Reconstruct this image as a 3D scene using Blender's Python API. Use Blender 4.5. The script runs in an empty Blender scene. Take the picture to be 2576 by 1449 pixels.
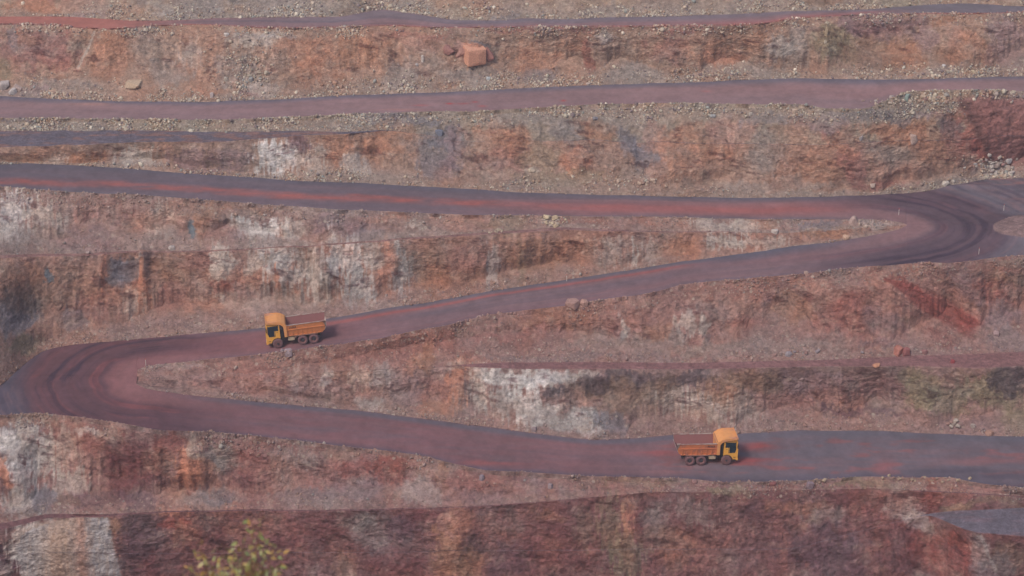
import bpy, bmesh, math, random
import numpy as np
from mathutils import Vector, Matrix
random.seed(7); RNG = np.random.default_rng(7)
R = math.radians
scene = bpy.context.scene
col = scene.collection

# ------------------------------------------------------------------ camera, sky, sun, exposure
PITCH = 24.0
FP = 5366.7                     # focal length in reference units (frame 2576 x 1449)
CX, CY = 1288.0, 724.5
cam_d = bpy.data.cameras.new('camera'); cam = bpy.data.objects.new('camera', cam_d); col.objects.link(cam)
cam_d.lens = 75; cam_d.sensor_width = 36
cam.location = (0, 0, 0); cam.rotation_euler = (R(90 - PITCH), 0, 0)
cam_d.clip_start = 0.5; cam_d.clip_end = 9000
cam_d.dof.use_dof = True; cam_d.dof.focus_distance = 285; cam_d.dof.aperture_fstop = 3.2
scene.camera = cam

HAZE = 0.00036
SUN_EL, SUN_AZ = 48.0, 215.0    # azimuth the light comes from, degrees clockwise from +Y
world = bpy.data.worlds.new('World'); scene.world = world; world.use_nodes = True
wn = world.node_tree.nodes; wl = world.node_tree.links
bg = wn.get('Background') or wn.new('ShaderNodeBackground')
sky = wn.new('ShaderNodeTexSky'); sky.sky_type = 'NISHITA'; sky.sun_disc = False
sky.sun_elevation = R(SUN_EL); sky.sun_rotation = R(SUN_AZ)
sky.air_density = 1.0; sky.dust_density = 3.0; sky.ozone_density = 1.0
wl.new(sky.outputs[0], bg.inputs[0]); bg.inputs[1].default_value = 0.12
sun_d = bpy.data.lights.new('sun', 'SUN'); sun = bpy.data.objects.new('sun', sun_d); col.objects.link(sun)
sun_d.energy = 1.55; sun_d.angle = R(13); sun_d.color = (1.0, 0.90, 0.80)
sd = Vector((math.sin(R(SUN_AZ)) * math.cos(R(SUN_EL)), math.cos(R(SUN_AZ)) * math.cos(R(SUN_EL)), math.sin(R(SUN_EL))))
sun.rotation_euler = sd.to_track_quat('Z', 'Y').to_euler()
vs = scene.view_settings
vs.view_transform = 'Standard'; vs.look = 'None'; vs.gamma = 1; vs.exposure = 0.38; vs.use_curve_mapping = False
scene.cycles.max_bounces = 5; scene.cycles.diffuse_bounces = 3; scene.cycles.volume_bounces = 0

# ------------------------------------------------------------------ noise
def _h(ix, iy, iz, seed):
    h = (ix.astype(np.uint32) * np.uint32(374761393)) ^ (iy.astype(np.uint32) * np.uint32(668265263)) ^ (iz.astype(np.uint32) * np.uint32(2147483647 - 1274126177 + seed * 7919))
    h = (h ^ (h >> np.uint32(13))) * np.uint32(1274126177)
    h = h ^ (h >> np.uint32(16))
    h = (h * np.uint32(2246822519)); h = h ^ (h >> np.uint32(15))
    return h.astype(np.float32) * np.float32(1.0 / 4294967295.0)
def vn(x, y, z=None, seed=0):
    """smooth value noise in -1..1"""
    x = np.asarray(x, np.float32); y = np.asarray(y, np.float32)
    x, y = np.broadcast_arrays(x, y)
    z = np.zeros_like(x) if z is None else np.broadcast_to(np.asarray(z, np.float32), x.shape)
    fx, fy, fz = np.floor(x), np.floor(y), np.floor(z)
    ix, iy, iz = fx.astype(np.int64), fy.astype(np.int64), fz.astype(np.int64)
    tx, ty, tz = x - fx, y - fy, z - fz
    tx = tx * tx * (3 - 2 * tx); ty = ty * ty * (3 - 2 * ty); tz = tz * tz * (3 - 2 * tz)
    def c(a, b, d): return _h(ix + a, iy + b, iz + d, seed)
    flat = not fz.any() and not tz.any()
    a = (c(0,0,0) * (1 - tx) + c(1,0,0) * tx) * (1 - ty) + (c(0,1,0) * (1 - tx) + c(1,1,0) * tx) * ty
    if not flat:
        b = (c(0,0,1) * (1 - tx) + c(1,0,1) * tx) * (1 - ty) + (c(0,1,1) * (1 - tx) + c(1,1,1) * tx) * ty
        a = a * (1 - tz) + b * tz
    return a * 2 - 1
def fbm(x, y, z=None, o=4, seed=0, g=0.5):
    s = 0; a = 1; n = 0; f = 1.0
    for i in range(o):
        s = s + a * vn(x * f, y * f, None if z is None else z * f, seed + i * 17); n += a; a *= g; f *= 2.07
    return s / n * 1.5
def sst(a, b, x):
    t = np.clip((x - a) / (b - a), 0, 1); return t * t * (3 - 2 * t)
def lin(c):
    c = np.asarray(c, np.float64) / 255.0
    return np.where(c <= 0.04045, c / 12.92, ((c + 0.055) / 1.055) ** 2.4)

# ------------------------------------------------------------------ geometry of the pit: contour lines
PC, PS = math.cos(R(PITCH)), math.sin(R(PITCH))
Z0 = 130.5                      # camera height above level 0
def ray(u, v):
    du = u - CX; dv = CY - v
    return du, FP * PC + dv * PS, -FP * PS + dv * PC
def onz(u, v, z):
    """world point at which the sight line meets the level z"""
    dx, dy, dz = ray(np.asarray(u, float), np.asarray(v, float))
    t = (z - Z0) / dz
    return np.stack(np.broadcast_arrays(dx * t, dy * t, z - Z0), -1)
def project(P):
    x, y, z = P[..., 0], P[..., 1], P[..., 2]
    d = y * PC - z * PS
    return CX + FP * x / d, CY - FP * (y * PS + z * PC) / d

U = np.concatenate([[-9000, -5000, -3000, -1800, -1000, -600, -360], np.arange(-240, 2816, 2.4), [2940, 3200, 3600, 4400, 5600, 8000, 11500]]).astype(float)
NU = len(U)
def ln(pts, amp=0.0, seed=0, sc=110.0, smooth=True, o=2):
    p = np.array(pts, float)
    v = np.interp(U, p[:, 0], p[:, 1])
    if smooth:                                            # round the polyline
        w = np.interp(U[:, None] + np.linspace(-24, 24, 9)[None], p[:, 0], p[:, 1]).mean(1); v = w
    if amp: v = v + amp * fbm(U / sc, U * 0 + seed * 3.7, o=o, seed=seed, g=0.5) * sst(-3000, -240, U)
    return v
z4 = ln([(-400, 9.15), (380, 9.15), (2280, 17), (3000, 17.4)])
z5 = ln([(-400, 9.15), (372, 9.15), (500, 7.6), (800, 5.2), (1209, 2.4), (1700, .2), (2450, -1.2), (3000, -1.5)])
z3 = ln([(-400, 27.5), (0, 26), (200, 25.3), (667, 23.2), (1059, 21.5), (1425, 19.9), (1717, 18.8), (2000, 18.0), (2280, 17.1), (3000, 17.6)])
z2 = ln([(-400, 28.9), (3000, 28.6)]); zT = ln([(-400, 37.3), (1700, 36.4), (2576, 36.8), (3000, 37)])

r5c = ln([(-300,1043),(0,1043),(100,1041),(200,1048),(300,1063),(400,1082),(500,1085),(667,1099),(859,1120),(1025,1139),(1159,1170),(1225,1183),(1325,1189),(1475,1199),(1717,1204),(1817,1214),(1950,1211),(2050,1208),(2150,1199),(2384,1201),(2450,1214),(2576,1226),(2700,1240)], 2.2, 1)
r5t = ln([(-300,946),(338,946),(343,968),(367,979),(467,994),(667,1011),(833,1028),(942,1038),(1059,1053),(1225,1074),(1359,1091),(1492,1107),(1592,1103),(1692,1094),(1867,1091),(2017,1083),(2217,1086),(2450,1096),(2576,1099),(2700,1100)], 1.6, 2, smooth=False)
r4c = ln([(-300,946),(338,946),(345,932),(368,922),(420,914),(483,908),(567,900),(667,888),(710,883),(800,870),(859,868),(959,851),(1025,835),(1125,815),(1259,787),(1425,768),(1592,743),(1717,716),(1884,700),(2034,685),(2200,670),(2384,660),(2576,643),(2800,634)], 2.4, 3, smooth=False)
r4t = ln([(-300,1000),(-80,996),(-40,990),(-10,978),(10,964),(28,948),(46,930),(64,914),(84,899),(106,886),(132,877),(165,870),(200,866),(233,863),(367,853),(500,840),(667,826),(827,801),(859,796),(1059,763),(1259,728),(1425,703),(1592,678),(1717,657),(1884,638),(2000,619),(2084,610),(2217,588),(2262,577),(2284,566),(2900,566)], 1.6, 4, smooth=False)
r3c = ln([(-300,462),(0,468),(83,476),(200,483),(333,490),(500,501),(667,515),(859,527),(1025,533),(1192,540),(1392,543),(1717,546),(1884,551),(2050,553),(2167,551),(2230,553),(2268,558),(2284,566),(2900,566)], 2.0, 5, smooth=False)
r3t = ln([(-300,415),(0,413),(50,410),(233,418),(367,428),(533,440),(700,452),(859,460),(1025,467),(1125,472),(1292,485),(1492,491),(1717,496),(1884,498),(2050,495),(2184,490),(2284,485),(2350,477),(2484,450),(2576,447),(2800,446)], 1.5, 6)
r2c = ln([(-300,297),(0,297),(167,298),(300,300),(500,302),(667,297),(859,290),(1025,281),(1192,280),(1292,273),(1492,263),(1717,258),(1884,262),(2034,262),(2067,272),(2184,273),(2234,248),(2284,232),(2384,227),(2484,227),(2576,230),(2700,232)], 1.6, 7)
r2t = ln([(-300,240),(0,242),(117,247),(300,255),(500,257),(700,250),(859,240),(959,238),(1092,232),(1225,227),(1392,218),(1559,212),(1717,207),(1850,202),(2017,198),(2217,200),(2384,197),(2576,192),(2800,190)], 1.5, 8)
rTc = ln([(-300,60),(0,60),(133,60),(183,67),(283,72),(400,63),(467,60),(567,63),(733,70),(859,66),(992,63),(1092,68),(1259,68),(1459,65),(1717,63),(1917,60),(2000,43),(2184,35),(2350,32),(2417,33),(2576,30),(2800,30)], 1.2, 9)
rTt = ln([(-300,42),(0,42),(167,43),(283,50),(400,52),(533,47),(667,43),(859,42),(959,21),(1059,37),(1142,50),(1275,51),(1320,46),(1425,50),(1559,43),(1717,40),(1850,37),(2017,27),(2184,24),(2300,15),(2417,8),(2576,16),(2800,16)], 1.2, 10)
rTt = np.minimum(rTt, rTc - 3)
r4c = np.where(U < 345, r5t, np.minimum(r4c, r5t)); r3c = np.where(U > 2286, r4t, np.minimum(r3c, r4t))
# ledges: centre line, half width, level, presence
l5v = ln([(-300,1338),(0,1326),(60,1312),(130,1299),(267,1296),(383,1290),(567,1285),(859,1283),(1092,1279),(1359,1262),(1592,1241),(1817,1235),(2000,1233),(2217,1230),(2576,1250),(2800,1255)], 2.5, 11)
l5w = ln([(-300,10),(0,8),(200,4),(400,1.8),(859,1.4),(1300,.8),(1600,0),(2200,0),(2344,1.2),(2800,1.2)])
l4v = ln([(-300,957),(340,957),(700,945),(1000,925),(1175,918),(1300,920),(1717,921),(2050,914),(2284,908),(2484,908),(2576,903),(2800,900)], 1.2, 12)
l4w = ln([(-300,0),(1150,0),(1200,5),(1300,8.5),(1717,8.5),(2050,8),(2284,13),(2484,19),(2576,18),(2800,18)])
l3v = ln([(-300,652),(0,646),(333,635),(533,631),(667,625),(859,615),(1025,600),(1192,590),(1392,575),(1525,580),(1717,583),(1950,587),(2284,566),(2900,566)], 2.0, 13)
l3w = ln([(-300,5),(0,4),(400,1.8),(667,1.2),(900,2),(1392,4),(1700,1.5),(1900,0),(2900,0)])
l2v = ln([(-300,350),(0,348),(333,344),(500,345),(700,337),(859,333),(975,325),(1150,352),(2000,365),(2800,340)], 3.0, 14, o=4)
l2w = ln([(-300,22),(0,21),(200,18),(333,15),(550,13),(650,9),(700,9),(800,4),(859,3),(975,.6),(1020,0),(2800,0)])
ptv = ln([(-300,1400),(2000,1380),(2336,1292),(2450,1312),(2576,1313),(2800,1316)])
ptw = ln([(-300,0),(2325,0),(2345,3),(2370,9),(2400,19),(2450,28),(2576,36),(2800,40)])

def tri(v_lo, z_lo, v_hi, z_hi, v):                      # level on a straight slope at image row v
    a, b = onz(U, v_lo, z_lo), onz(U, v_hi, z_hi)
    f = np.clip((v_lo - v) / np.maximum(v_lo - v_hi, 1e-3), 0, 1)
    return z_lo + (z_hi - z_lo) * f
def mixz(zi, zs, w, w0): p = sst(0, w0, w); return zi * (1 - p) + zs * p

BH = lambda base, seed: np.clip(base + 0.22 * fbm(U / 26, U * 0 + seed, o=4, seed=seed), 0.15, 2.2)
h5 = BH(0.62, 21) * sst(-100, 60, U) * (1 - 0.3 * sst(1500, 1800, U))
h4 = BH(0.62, 22) * sst(345, 620, U) * (1 - 0.3 * sst(2400, 2500, U))
h3 = BH(0.5, 23) * (1 - 0.6 * sst(1100, 1700, U)) * (1 - sst(1980, 2160, U))
h2 = BH(0.5, 24) + 0.9 * sst(2190, 2260, U) * (1 - sst(2480, 2560, U))
hT = BH(0.25, 25) * 0.6

lines = []     # (world xyz [NU,3])
strips = []    # (kind, wall id, rows)
def add(P): lines.append(P)
def slope_line(v, P0, deg):
    """points on image row v reached from P0 (toe) by a slope of deg"""
    dx, dy, dz = ray(U, v)
    tn = np.tan(np.radians(deg))
    kx, ky = dx / -dz, dy / -dz                            # per metre of depth below the camera
    h0 = P0[:, 1]; z0 = P0[:, 2]
    z = (z0 - tn * h0) / (1 + tn * ky)
    return np.stack([-z * kx, -z * ky, z], -1)
def wall(toe_v, P0, crest_v, Pc, wid, frac, rows, seed, deg=36):
    """talus from the toe, then the cliff up to the crest"""
    th = np.maximum(toe_v - crest_v, 0)
    f = np.clip(frac * (1 + 0.8 * fbm(U / 130, U * 0 + seed, o=3, seed=seed, g=0.45) + 0.13 * fbm(U / 16, U * 0 + seed, o=3, seed=seed + 3, g=.6)), 0.06, 0.75)
    T = slope_line(toe_v - th * f, P0, deg)
    lim = (Pc[:, 2] - P0[:, 2]) * (0.5 * f + 0.30) + P0[:, 2]   # keeps the cliff steeper than the talus
    lim = np.maximum(lim, P0[:, 2])
    over = T[:, 2] > lim
    T2 = onz(U, toe_v - th * f, lim + Z0)
    T = np.where(over[:, None], T2, T)
    strips.append(('talus', wid, max(6, int(rows * 0.42)))); add(T)
    strips.append(('cliff', wid, max(6, int(rows * 0.75)))); add(Pc)
def flat(P, wid, rows, kind): strips.append((kind, wid, rows)); add(P)
def crest(v, z, h):
    """smooth edge of the bench at the foot of the windrow"""
    k = np.ones(41) / 41
    vp = np.concatenate([np.full(20, v[0]), v, np.full(20, v[-1])]); vsm = np.convolve(vp, k, 'valid')
    hs = np.convolve(np.concatenate([np.full(20, h[0]), h, np.full(20, h[-1])]), k, 'valid')
    vsm = np.where((U > -260) & (U < 2830), vsm, v)
    return vsm + 21 * hs, onz(U, vsm + 21 * hs, z)
def bermtop(v, z, h, wid):
    strips.append(('berm', wid, 8)); Pt = onz(U, v, z + h); add(Pt); return Pt
def berm(Ptop, z, h, wid):
    """back of the windrow, hidden from the camera, down to the road"""
    d = Ptop[:, :2] / np.linalg.norm(Ptop[:, :2], axis=1)[:, None]
    B = Ptop.copy(); B[:, :2] += d * (h * 1.3 + 0.02)[:, None]; B[:, 2] = z - Z0
    strips.append(('berm', wid, 5)); add(B)

# near bank, pit floor, lowest wall
def const(y, z): 
    k = (U - CX) / (FP * PC - (1700 - CY) * PS)
    return np.stack([y * k, np.full(NU, y), np.full(NU, z)], -1)
zf = -18.0
add(np.stack([(U - CX) * 0.3, np.full(NU, -1500.0), np.full(NU, -3.0)], -1))
flat(np.stack([(U - CX) * 0.012, np.full(NU, -4.0), np.full(NU, -2.6)], -1), 'bank', 3, 'bank')
flat(const(2.5, -3.2), 'bank', 4, 'bank')
flat(const(138.0, zf - Z0), 'bank', 60, 'bank')
P = onz(U, np.full(NU, 1660.0), zf); flat(P, 'floor', 12, 'bank')
l5z = ln([(-400,-.3),(200,-.3),(511,-.6),(1092,-.6),(1450,.2),(1592,.15),(1817,-.4),(2000,-.7),(2450,-1.6),(2576,-2.0),(2800,-2.4)])
plo_v, phi_v = ptv + ptw, ptv - ptw
pz_i = tri(np.full(NU, 1660.0), zf, l5v + l5w, l5z, ptv)
pp_ = sst(3, 34, ptw); pz = (pz_i - 0.3) * (1 - pp_) + (l5z - 1.3) * pp_
Plo = onz(U, plo_v, pz); wall(np.full(NU, 1660.0), P, plo_v, Plo, 'W5b', 0.16, 200, 31)
Phi = onz(U, phi_v, pz); flat(Phi, 'platform', 26, 'ledge')
cv5 = crest(r5c, z5, h5)[0]; l5lo = np.maximum(l5v + l5w, cv5 + 2.01); A = onz(U, l5lo, l5z); strips.append(('cliff', 'W5a', 90)); add(A)
cv, C = crest(r5c, z5, h5); l5hi = np.maximum(l5v - l5w, cv + 2); B = onz(U, l5hi, l5z); flat(B, 'ledge5', 8, 'ledge'); wall(l5hi, B, cv, C, 'W5', 0.33, 150, 33); C = bermtop(r5c, z5, h5, 'b5')
berm(C, z5, h5, 'b5')
D = onz(U, r5t, z5)
nosL = 1 - sst(330, 345, U)
D = onz(U, r5t, np.where(U < 345, 9.15, z5)); flat(D, 'road5', 60, 'road')
l4lo, l4hi = np.maximum(np.minimum(l4v + l4w, r5t), r4c), np.maximum(np.minimum(l4v - l4w, r5t), r4c)
z4c = np.where(U < 345, 9.15, z4)
l4z_i = tri(r5t, z5, crest(r4c, z4c, h4)[0], z4c, l4v); l4s = ln([(-400, 8.4), (1200, 8.7), (1700, 7.6), (2000, 7.3), (2576, 6.6), (3000, 6.6)])
l4z = mixz(l4z_i, l4s, l4w, 6.0); l4z = np.where(U < 345, 9.15, l4z)
E = onz(U, l4lo, l4z); wall(r5t, D, l4lo, E, 'W4', 0.3, 110, 35)
F_ = onz(U, l4hi, l4z); flat(F_, 'ledge4', 12, 'ledge')
cv, G = crest(r4c, z4c, h4); cv = np.maximum(np.minimum(cv, l4hi), r4c); G = onz(U, cv, z4c); wall(l4hi, F_, cv, G, 'W4u', 0.42, 130, 37); G = bermtop(r4c, z4c, h4, 'b4')
berm(G, z4c, h4, 'b4')
z4t = np.where(U > 2280, 17.05, z4)
H = onz(U, r4t, z4t); flat(H, 'road4', 60, 'road')
l3lo, l3hi = np.maximum(np.minimum(l3v + l3w, r4t), r3c), np.maximum(np.minimum(l3v - l3w, r4t), r3c)
z3c = np.where(U > 2280, 17.05, z3)
l3z_i = tri(r4t, z4t, crest(r3c, z3c, h3)[0], z3c, l3v); l3s = l3z_i + 0.4
l3z = mixz(l3z_i, l3s, l3w, 3.0); l3z = np.where(U > 2280, 17.05, l3z)
I = onz(U, l3lo, l3z); wall(r4t, H, l3lo, I, 'W3', 0.24, 140, 39)
J = onz(U, l3hi, l3z); flat(J, 'ledge3', 6, 'ledge')
cv, K = crest(r3c, z3c, h3); cv = np.maximum(np.minimum(cv, l3hi), r3c); K = onz(U, cv, z3c); wall(l3hi, J, cv, K, 'W3u', 0.42, 110, 41); K = bermtop(r3c, z3c, h3, 'b3')
berm(K, z3c, h3, 'b3')
L_ = onz(U, r3t, z3); flat(L_, 'road3', 50, 'road')
l2z_i = tri(r3t, z3, crest(r2c, z2, h2)[0], z2, l2v); l2s = np.minimum(z2 - 0.75, l2z_i + 2)
l2z = mixz(l2z_i, l2s, l2w, 3.0)
M_ = onz(U, l2v + l2w, l2z); wall(r3t, L_, l2v + l2w, M_, 'W2', 0.26, 120, 43)
N_ = onz(U, l2v - l2w, l2z); flat(N_, 'ledge2', 26, 'ledge')
cv, O_ = crest(r2c, z2, h2); cv = np.maximum(np.minimum(cv, l2v - l2w), r2c); O_ = onz(U, cv, z2); strips.append(('talus', 'W2u', 60)); add(O_); O_ = bermtop(r2c, z2, h2, 'b2')
berm(O_, z2, h2, 'b2')
Q = onz(U, r2t, z2); flat(Q, 'road2', 32, 'road')
cv, S = crest(rTc, zT, hT); wall(r2t, Q, cv, S, 'W1', 0.26, 150, 45); S = bermtop(rTc, zT, hT, 'bT')
berm(S, zT, hT, 'bT')
T_ = onz(U, rTt, zT); flat(T_, 'roadT', 18, 'road')
X = onz(U, np.full(NU, -120.0), zT + 7.6); wall(rTt, T_, np.full(NU, -120.0), X, 'W0', 0.26, 110, 47)
Y = X.copy(); Y[:, 1] += 1500; Y[:, 0] *= 3.5; Y[:, 2] += 6; flat(Y, 'plateau', 10, 'bank')

rows_P, rows_k, rows_w, rows_t = [lines[0]], [], [], []
kinds = []
for i, (kind, wid, n) in enumerate(strips):
    a, b = lines[i], lines[i + 1]
    for j in range(1, n + 1):
        t = j / n
        rows_P.append(a + (b - a) * t); rows_k.append(kind); rows_w.append(wid); rows_t.append(t)
P = np.stack(rows_P)                                       # NR, NU, 3
NR = len(P)
face_kind = np.array(rows_k); face_wid = np.array(rows_w)
# per vertex row: strip kind and parameter
vk = np.array([rows_k[0]] + rows_k); vt = np.array([0.0] + rows_t); vw = np.array([rows_w[0]] + rows_w)

UU, VV = project(P)                                        # reference coordinates of each surface point
UU = np.broadcast_to(U[None], UU.shape)
thick = {}
# visible thickness of each wall, for fading the relief towards the roads
isroad = np.isin(vk, ['road'])
dist_r = np.full(VV.shape, 1e3, np.float32)
for i in range(len(strips)):
    pass
# fade: distance in metres to the nearest road/ledge line along the column
cum = np.zeros((NR, NU)); cum[1:] = np.cumsum(np.linalg.norm(np.diff(P, axis=0), axis=2), axis=0)
starts = np.cumsum([0] + [s[2] for s in strips])
fade = np.full((NR, NU), 1e3, np.float32)
for i, (kind, wid, n) in enumerate(strips):
    if kind in ('road', 'ledge', 'berm'):
        gone = 1 - sst(0.15, 0.9, cum[starts[i + 1]] - cum[starts[i]]) if kind == 'ledge' else 0
        if wid == 'ledge5': gone = gone * (1 - sst(1400, 1600, U))
        for r in (starts[i], starts[i + 1]): fade = np.minimum(fade, np.abs(cum - cum[r][None]) + 50 * gone)
vert_soft = np.zeros(NR, bool)
for i, (kind, wid, n) in enumerate(strips):
    if kind == 'road': vert_soft[starts[i]:starts[i + 1] + 1] = True
fw = sst(0.0, 1.6, fade); fw[vert_soft] = 0
x, y, z = P[..., 0].astype(np.float32), P[..., 1].astype(np.float32), P[..., 2].astype(np.float32)
talus = np.zeros((NR, NU), np.float32); cliff = np.zeros((NR, NU), np.float32)
for i, (kind, wid, n) in enumerate(strips):
    a, b = starts[i], starts[i + 1]
    t = np.linspace(0, 1, n + 1)[:, None]
    if kind == 'talus': talus[a:b + 1] = np.maximum(talus[a:b + 1], 1 - sst(0.45, 1.0, t) * (0 if wid == 'W2u' else 1))
    if kind == 'cliff': cliff[a:b + 1] = np.maximum(cliff[a:b + 1], (sst(0.0, 0.3, t) if wid != 'W5a' else 1.0) * np.ones((1, NU)))
i_ = [k for k, q_ in enumerate(strips) if q_[1] == 'W2u'][0]; a, b = starts[i_], starts[i_ + 1]; t = np.linspace(0, 1, b - a + 1)[:, None]
up_ = sst(.50, .85, t + .22 * fbm(U / 60, U * 0 + 3, o=4, seed=130)[None]); xx_ = sst(980, 1120, U)[None]
talus[a:b + 1] = 1 - xx_ * (1 - up_); cliff[a:b + 1] = xx_ * (1 - up_)
bermm = np.zeros((NR, NU), np.float32)
crest_d = np.full((NR, NU), 1e3, np.float32)
for i, (kind, wid, n) in enumerate(strips):
    if kind == 'berm': crest_d = np.minimum(crest_d, np.where(np.arange(NR)[:, None] <= starts[i + 1], np.abs(cum - cum[starts[i]][None]), 1e3))
bermm = 1 - sst(0.8, 2.2, crest_d)
bermm[vert_soft] = 0
cliff *= 1 - bermm * 0.8
core = (UU > -260) & (UU < 2830)

# relief ---------------------------------------------------------------
big = fbm(x / 14, y / 14, z / 14, o=3, seed=50)
flute = fbm(x / 3.2 + 0.6 * fbm(x / 9, z / 9, o=2, seed=54), z / 16, y / 16, o=4, seed=51, g=0.55)
flute = 1 - np.abs(flute) * 1.6
zt_ = z + 0.12 * x + 1.2 * fbm(x / 12, y / 12, o=2, seed=56)
strat = fbm(zt_ / 0.9, x / 9, y / 9, o=3, seed=52)
blocky = -0.55 * fbm(x / 2.6, zt_ / 1.3, y / 2.6, o=5, seed=53, g=0.7)
rough = fbm(x / 0.8, y / 0.8, z / 0.8, o=3, seed=55, g=0.7)
fl_amt = 0.35 + 0.65 * sst(-0.2, 0.4, fbm(x / 25, z / 20, o=2, seed=57))
disp = cliff * (0.75 * big + 0.30 * fl_amt * (flute - 0.5) + 0.16 * strat * (1.2 - fl_amt) + 0.50 * (0.1 - blocky) + 0.17 * rough)
disp += talus * (1 - cliff) * (0.55 * big + 0.12 * fbm(x / 2.5, y / 2.5, z / 2.5, o=3, seed=58) + 0.10 * rough)
disp += bermm * (0.10 * rough + 0.15 * fbm(x / 1.6, y / 1.6, o=2, seed=59))
ledgem = (vk == 'ledge')[:, None] * np.ones((1, NU))
disp += 0.10 * ledgem * fbm(x / 2, y / 2, o=3, seed=60)
BUL = [ # u, v, ru, rv, rot, metres: outcrops, buttresses and gullies
 (1195,128,34,26,0,1.9),(1145,122,20,20,0,1.0),(2530,330,100,90,20,.9),(2400,300,26,60,-20,-.7),(2265,780,130,50,38,1.1),(2430,800,70,45,35,-.5),
 (205,120,14,60,18,-0.8),(320,690,46,40,0,-1.0),(360,690,14,60,0,1.2),(255,680,12,50,5,1.0),(820,690,30,60,-8,1.6),(780,660,30,50,0,-1.2),(700,720,40,80,8,1.2),
 (560,690,30,50,0,1.0),(985,680,40,80,8,1.3),(1370,980,70,30,0,1.0),(1500,1000,60,40,0,-1.4),(1160,985,28,50,10,1.0),(1420,1080,90,20,0,0.5),
 (170,1390,110,90,5,2.4),(20,1210,90,120,-20,1.4),(90,1180,30,90,-10,-1.0),(480,1180,45,80,0,1.6),(300,1200,60,50,0,-1.4),(600,1170,40,50,0,-0.8),
 (1150,1370,60,70,10,1.5),(950,1350,60,60,0,-1.2),(1600,1340,60,70,0,1.0),(1900,1350,120,80,0,-1.2),(2200,1400,80,60,-30,1.2),(2380,1380,60,50,-35,-0.8),
 (2060,790,50,40,0,-1.2),(1760,800,60,26,0,1.0),(60,790,60,80,-30,-2.2),(20,700,50,60,-30,1.2),(1290,620,80,40,0,0.8),(1080,640,60,40,0,0.7),(720,360,70,26,0,0.5),
 (1690,430,120,60,25,1.0),(1620,400,30,50,-30,-1.0),(1450,380,60,60,0,0.9),(1150,360,60,60,0,-0.8),(2050,120,70,50,0,1.0),(2200,110,90,50,0,-0.7),(2400,110,60,50,0,0.8),(640,110,70,40,0,0.8),(330,120,60,50,0,0.6)]
for (u0, v0, ru, rv, rot, am) in BUL:
    c, s = math.cos(R(rot)), math.sin(R(rot))
    m = (np.abs(UU - u0) < 3 * max(ru, rv)) & (np.abs(VV - v0) < 3 * max(ru, rv))
    du, dv = UU[m] - u0, VV[m] - v0
    q = ((du * c + dv * s) / ru) ** 2 + ((-du * s + dv * c) / rv) ** 2
    disp[m] += am * np.exp(-q * 1.1) * np.maximum(cliff[m], talus[m])
disp *= fw
for i, (kind, wid, n) in enumerate(strips):
    if kind == 'ledge':
        a_, b_ = starts[i], starts[i + 1]
        gone = 1 - sst(0.15, 0.9, cum[b_] - cum[a_]); mean = (disp[a_] + disp[b_]) / 2; ca_, cb_ = gone * (mean - disp[a_]), gone * (mean - disp[b_])
        lo_, hi_ = max(0, a_ - 70), min(NR, b_ + 71)
        disp[lo_:a_] += ca_[None] * np.exp(-np.abs(cum[lo_:a_] - cum[a_][None]) / 1.5) * (fade[lo_:a_] > .02)
        disp[b_ + 1:hi_] += cb_[None] * np.exp(-np.abs(cum[b_ + 1:hi_] - cum[b_][None]) / 1.5) * (fade[b_ + 1:hi_] > .02)
        disp[a_:b_ + 1] = disp[a_:b_ + 1] * (1 - gone) + (gone * mean)[None]
disp *= 1 - .45 * np.exp(-(((UU - 2350) / 180) ** 4 + ((VV - 775) / 75) ** 4)); disp[~core] *= 0.5
N = np.array([0.0, -0.80, 0.60])
P2 = P + disp[..., None] * N
# road surface: very light waviness, heaps beside the right-hand bend
roadm = np.zeros((NR, NU), bool); roadm[vert_soft] = True
P2[..., 2] += np.where(roadm, 0.05 * fbm(x / 3, y / 3, o=2, seed=61), 0)
hump = np.exp(-(((UU - 2650) / 150) ** 2 + ((VV - 584 + (UU - 2500) * .04) / 33) ** 2)) * roadm
P2[..., 2] += 2.3 * hump * (1 + 0.2 * fbm(x / 3, y / 3, o=3, seed=62))
hump2 = np.exp(-(((UU - 2440) / 60) ** 2 + ((VV - 470) / 5) ** 2)) * roadm
P2[..., 2] += 0.4 * hump2
# windrows on the road shoulders
crng = [('road5', 0.0), ('road4', 0.0), ('road3', 0.0)]
P2 = P2.astype(np.float32)

# ------------------------------------------------------------------ colour of the ground
PAL = dict(TAN=(152,126,112), ORG=(166,118,96), ORB=(152,108,86), RED=(142,96,90), MAU=(132,106,108), GRY=(142,130,124), BGR=(112,108,116),
           PAL=(178,164,154), WHT=(206,200,196), PNK=(164,126,114), DRD=(104,62,64), DMR=(94,68,76), OLV=(128,116,94), BRN=(124,98,84), DRK=(74,62,68),
           SAL=(182,124,102), BLU=(82,104,120), RST=(132,68,62), LGR=(170,162,158), DUS=(138,112,108))
base = {'bank': 'MAU', 'floor': 'MAU', 'platform': (110,102,112), 'W5b': (116,78,78), 'W5a': (116,78,78), 'ledge5': (116,84,86), 'W5': (140,104,100), 'b5': (136,108,104),
        'W4': (142,112,106), 'ledge4': (134,98,98), 'W4u': (146,108,100), 'b4': (142,108,102), 'W3': (148,112,100), 'ledge3': (138,104,100), 'W3u': (148,118,110), 'b3': (142,116,110),
        'W2': (152,122,108), 'ledge2': (104,96,106), 'W2u': (142,126,112), 'b2': (142,126,112), 'W1': (154,124,108), 'bT': (142,92,88), 'W0': (154,132,114), 'plateau': 'MAU',
        'road5': (112,92,102), 'road4': (112,94,104), 'road3': (112,95,104), 'road2': (128,110,118), 'roadT': (126,106,114)}
colr = np.zeros((NR, NU, 3), np.float32)
for r in range(NR):
    b = base[vw[r]]; b = PAL[b] if isinstance(b, str) else b
    colr[r] = b
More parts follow.
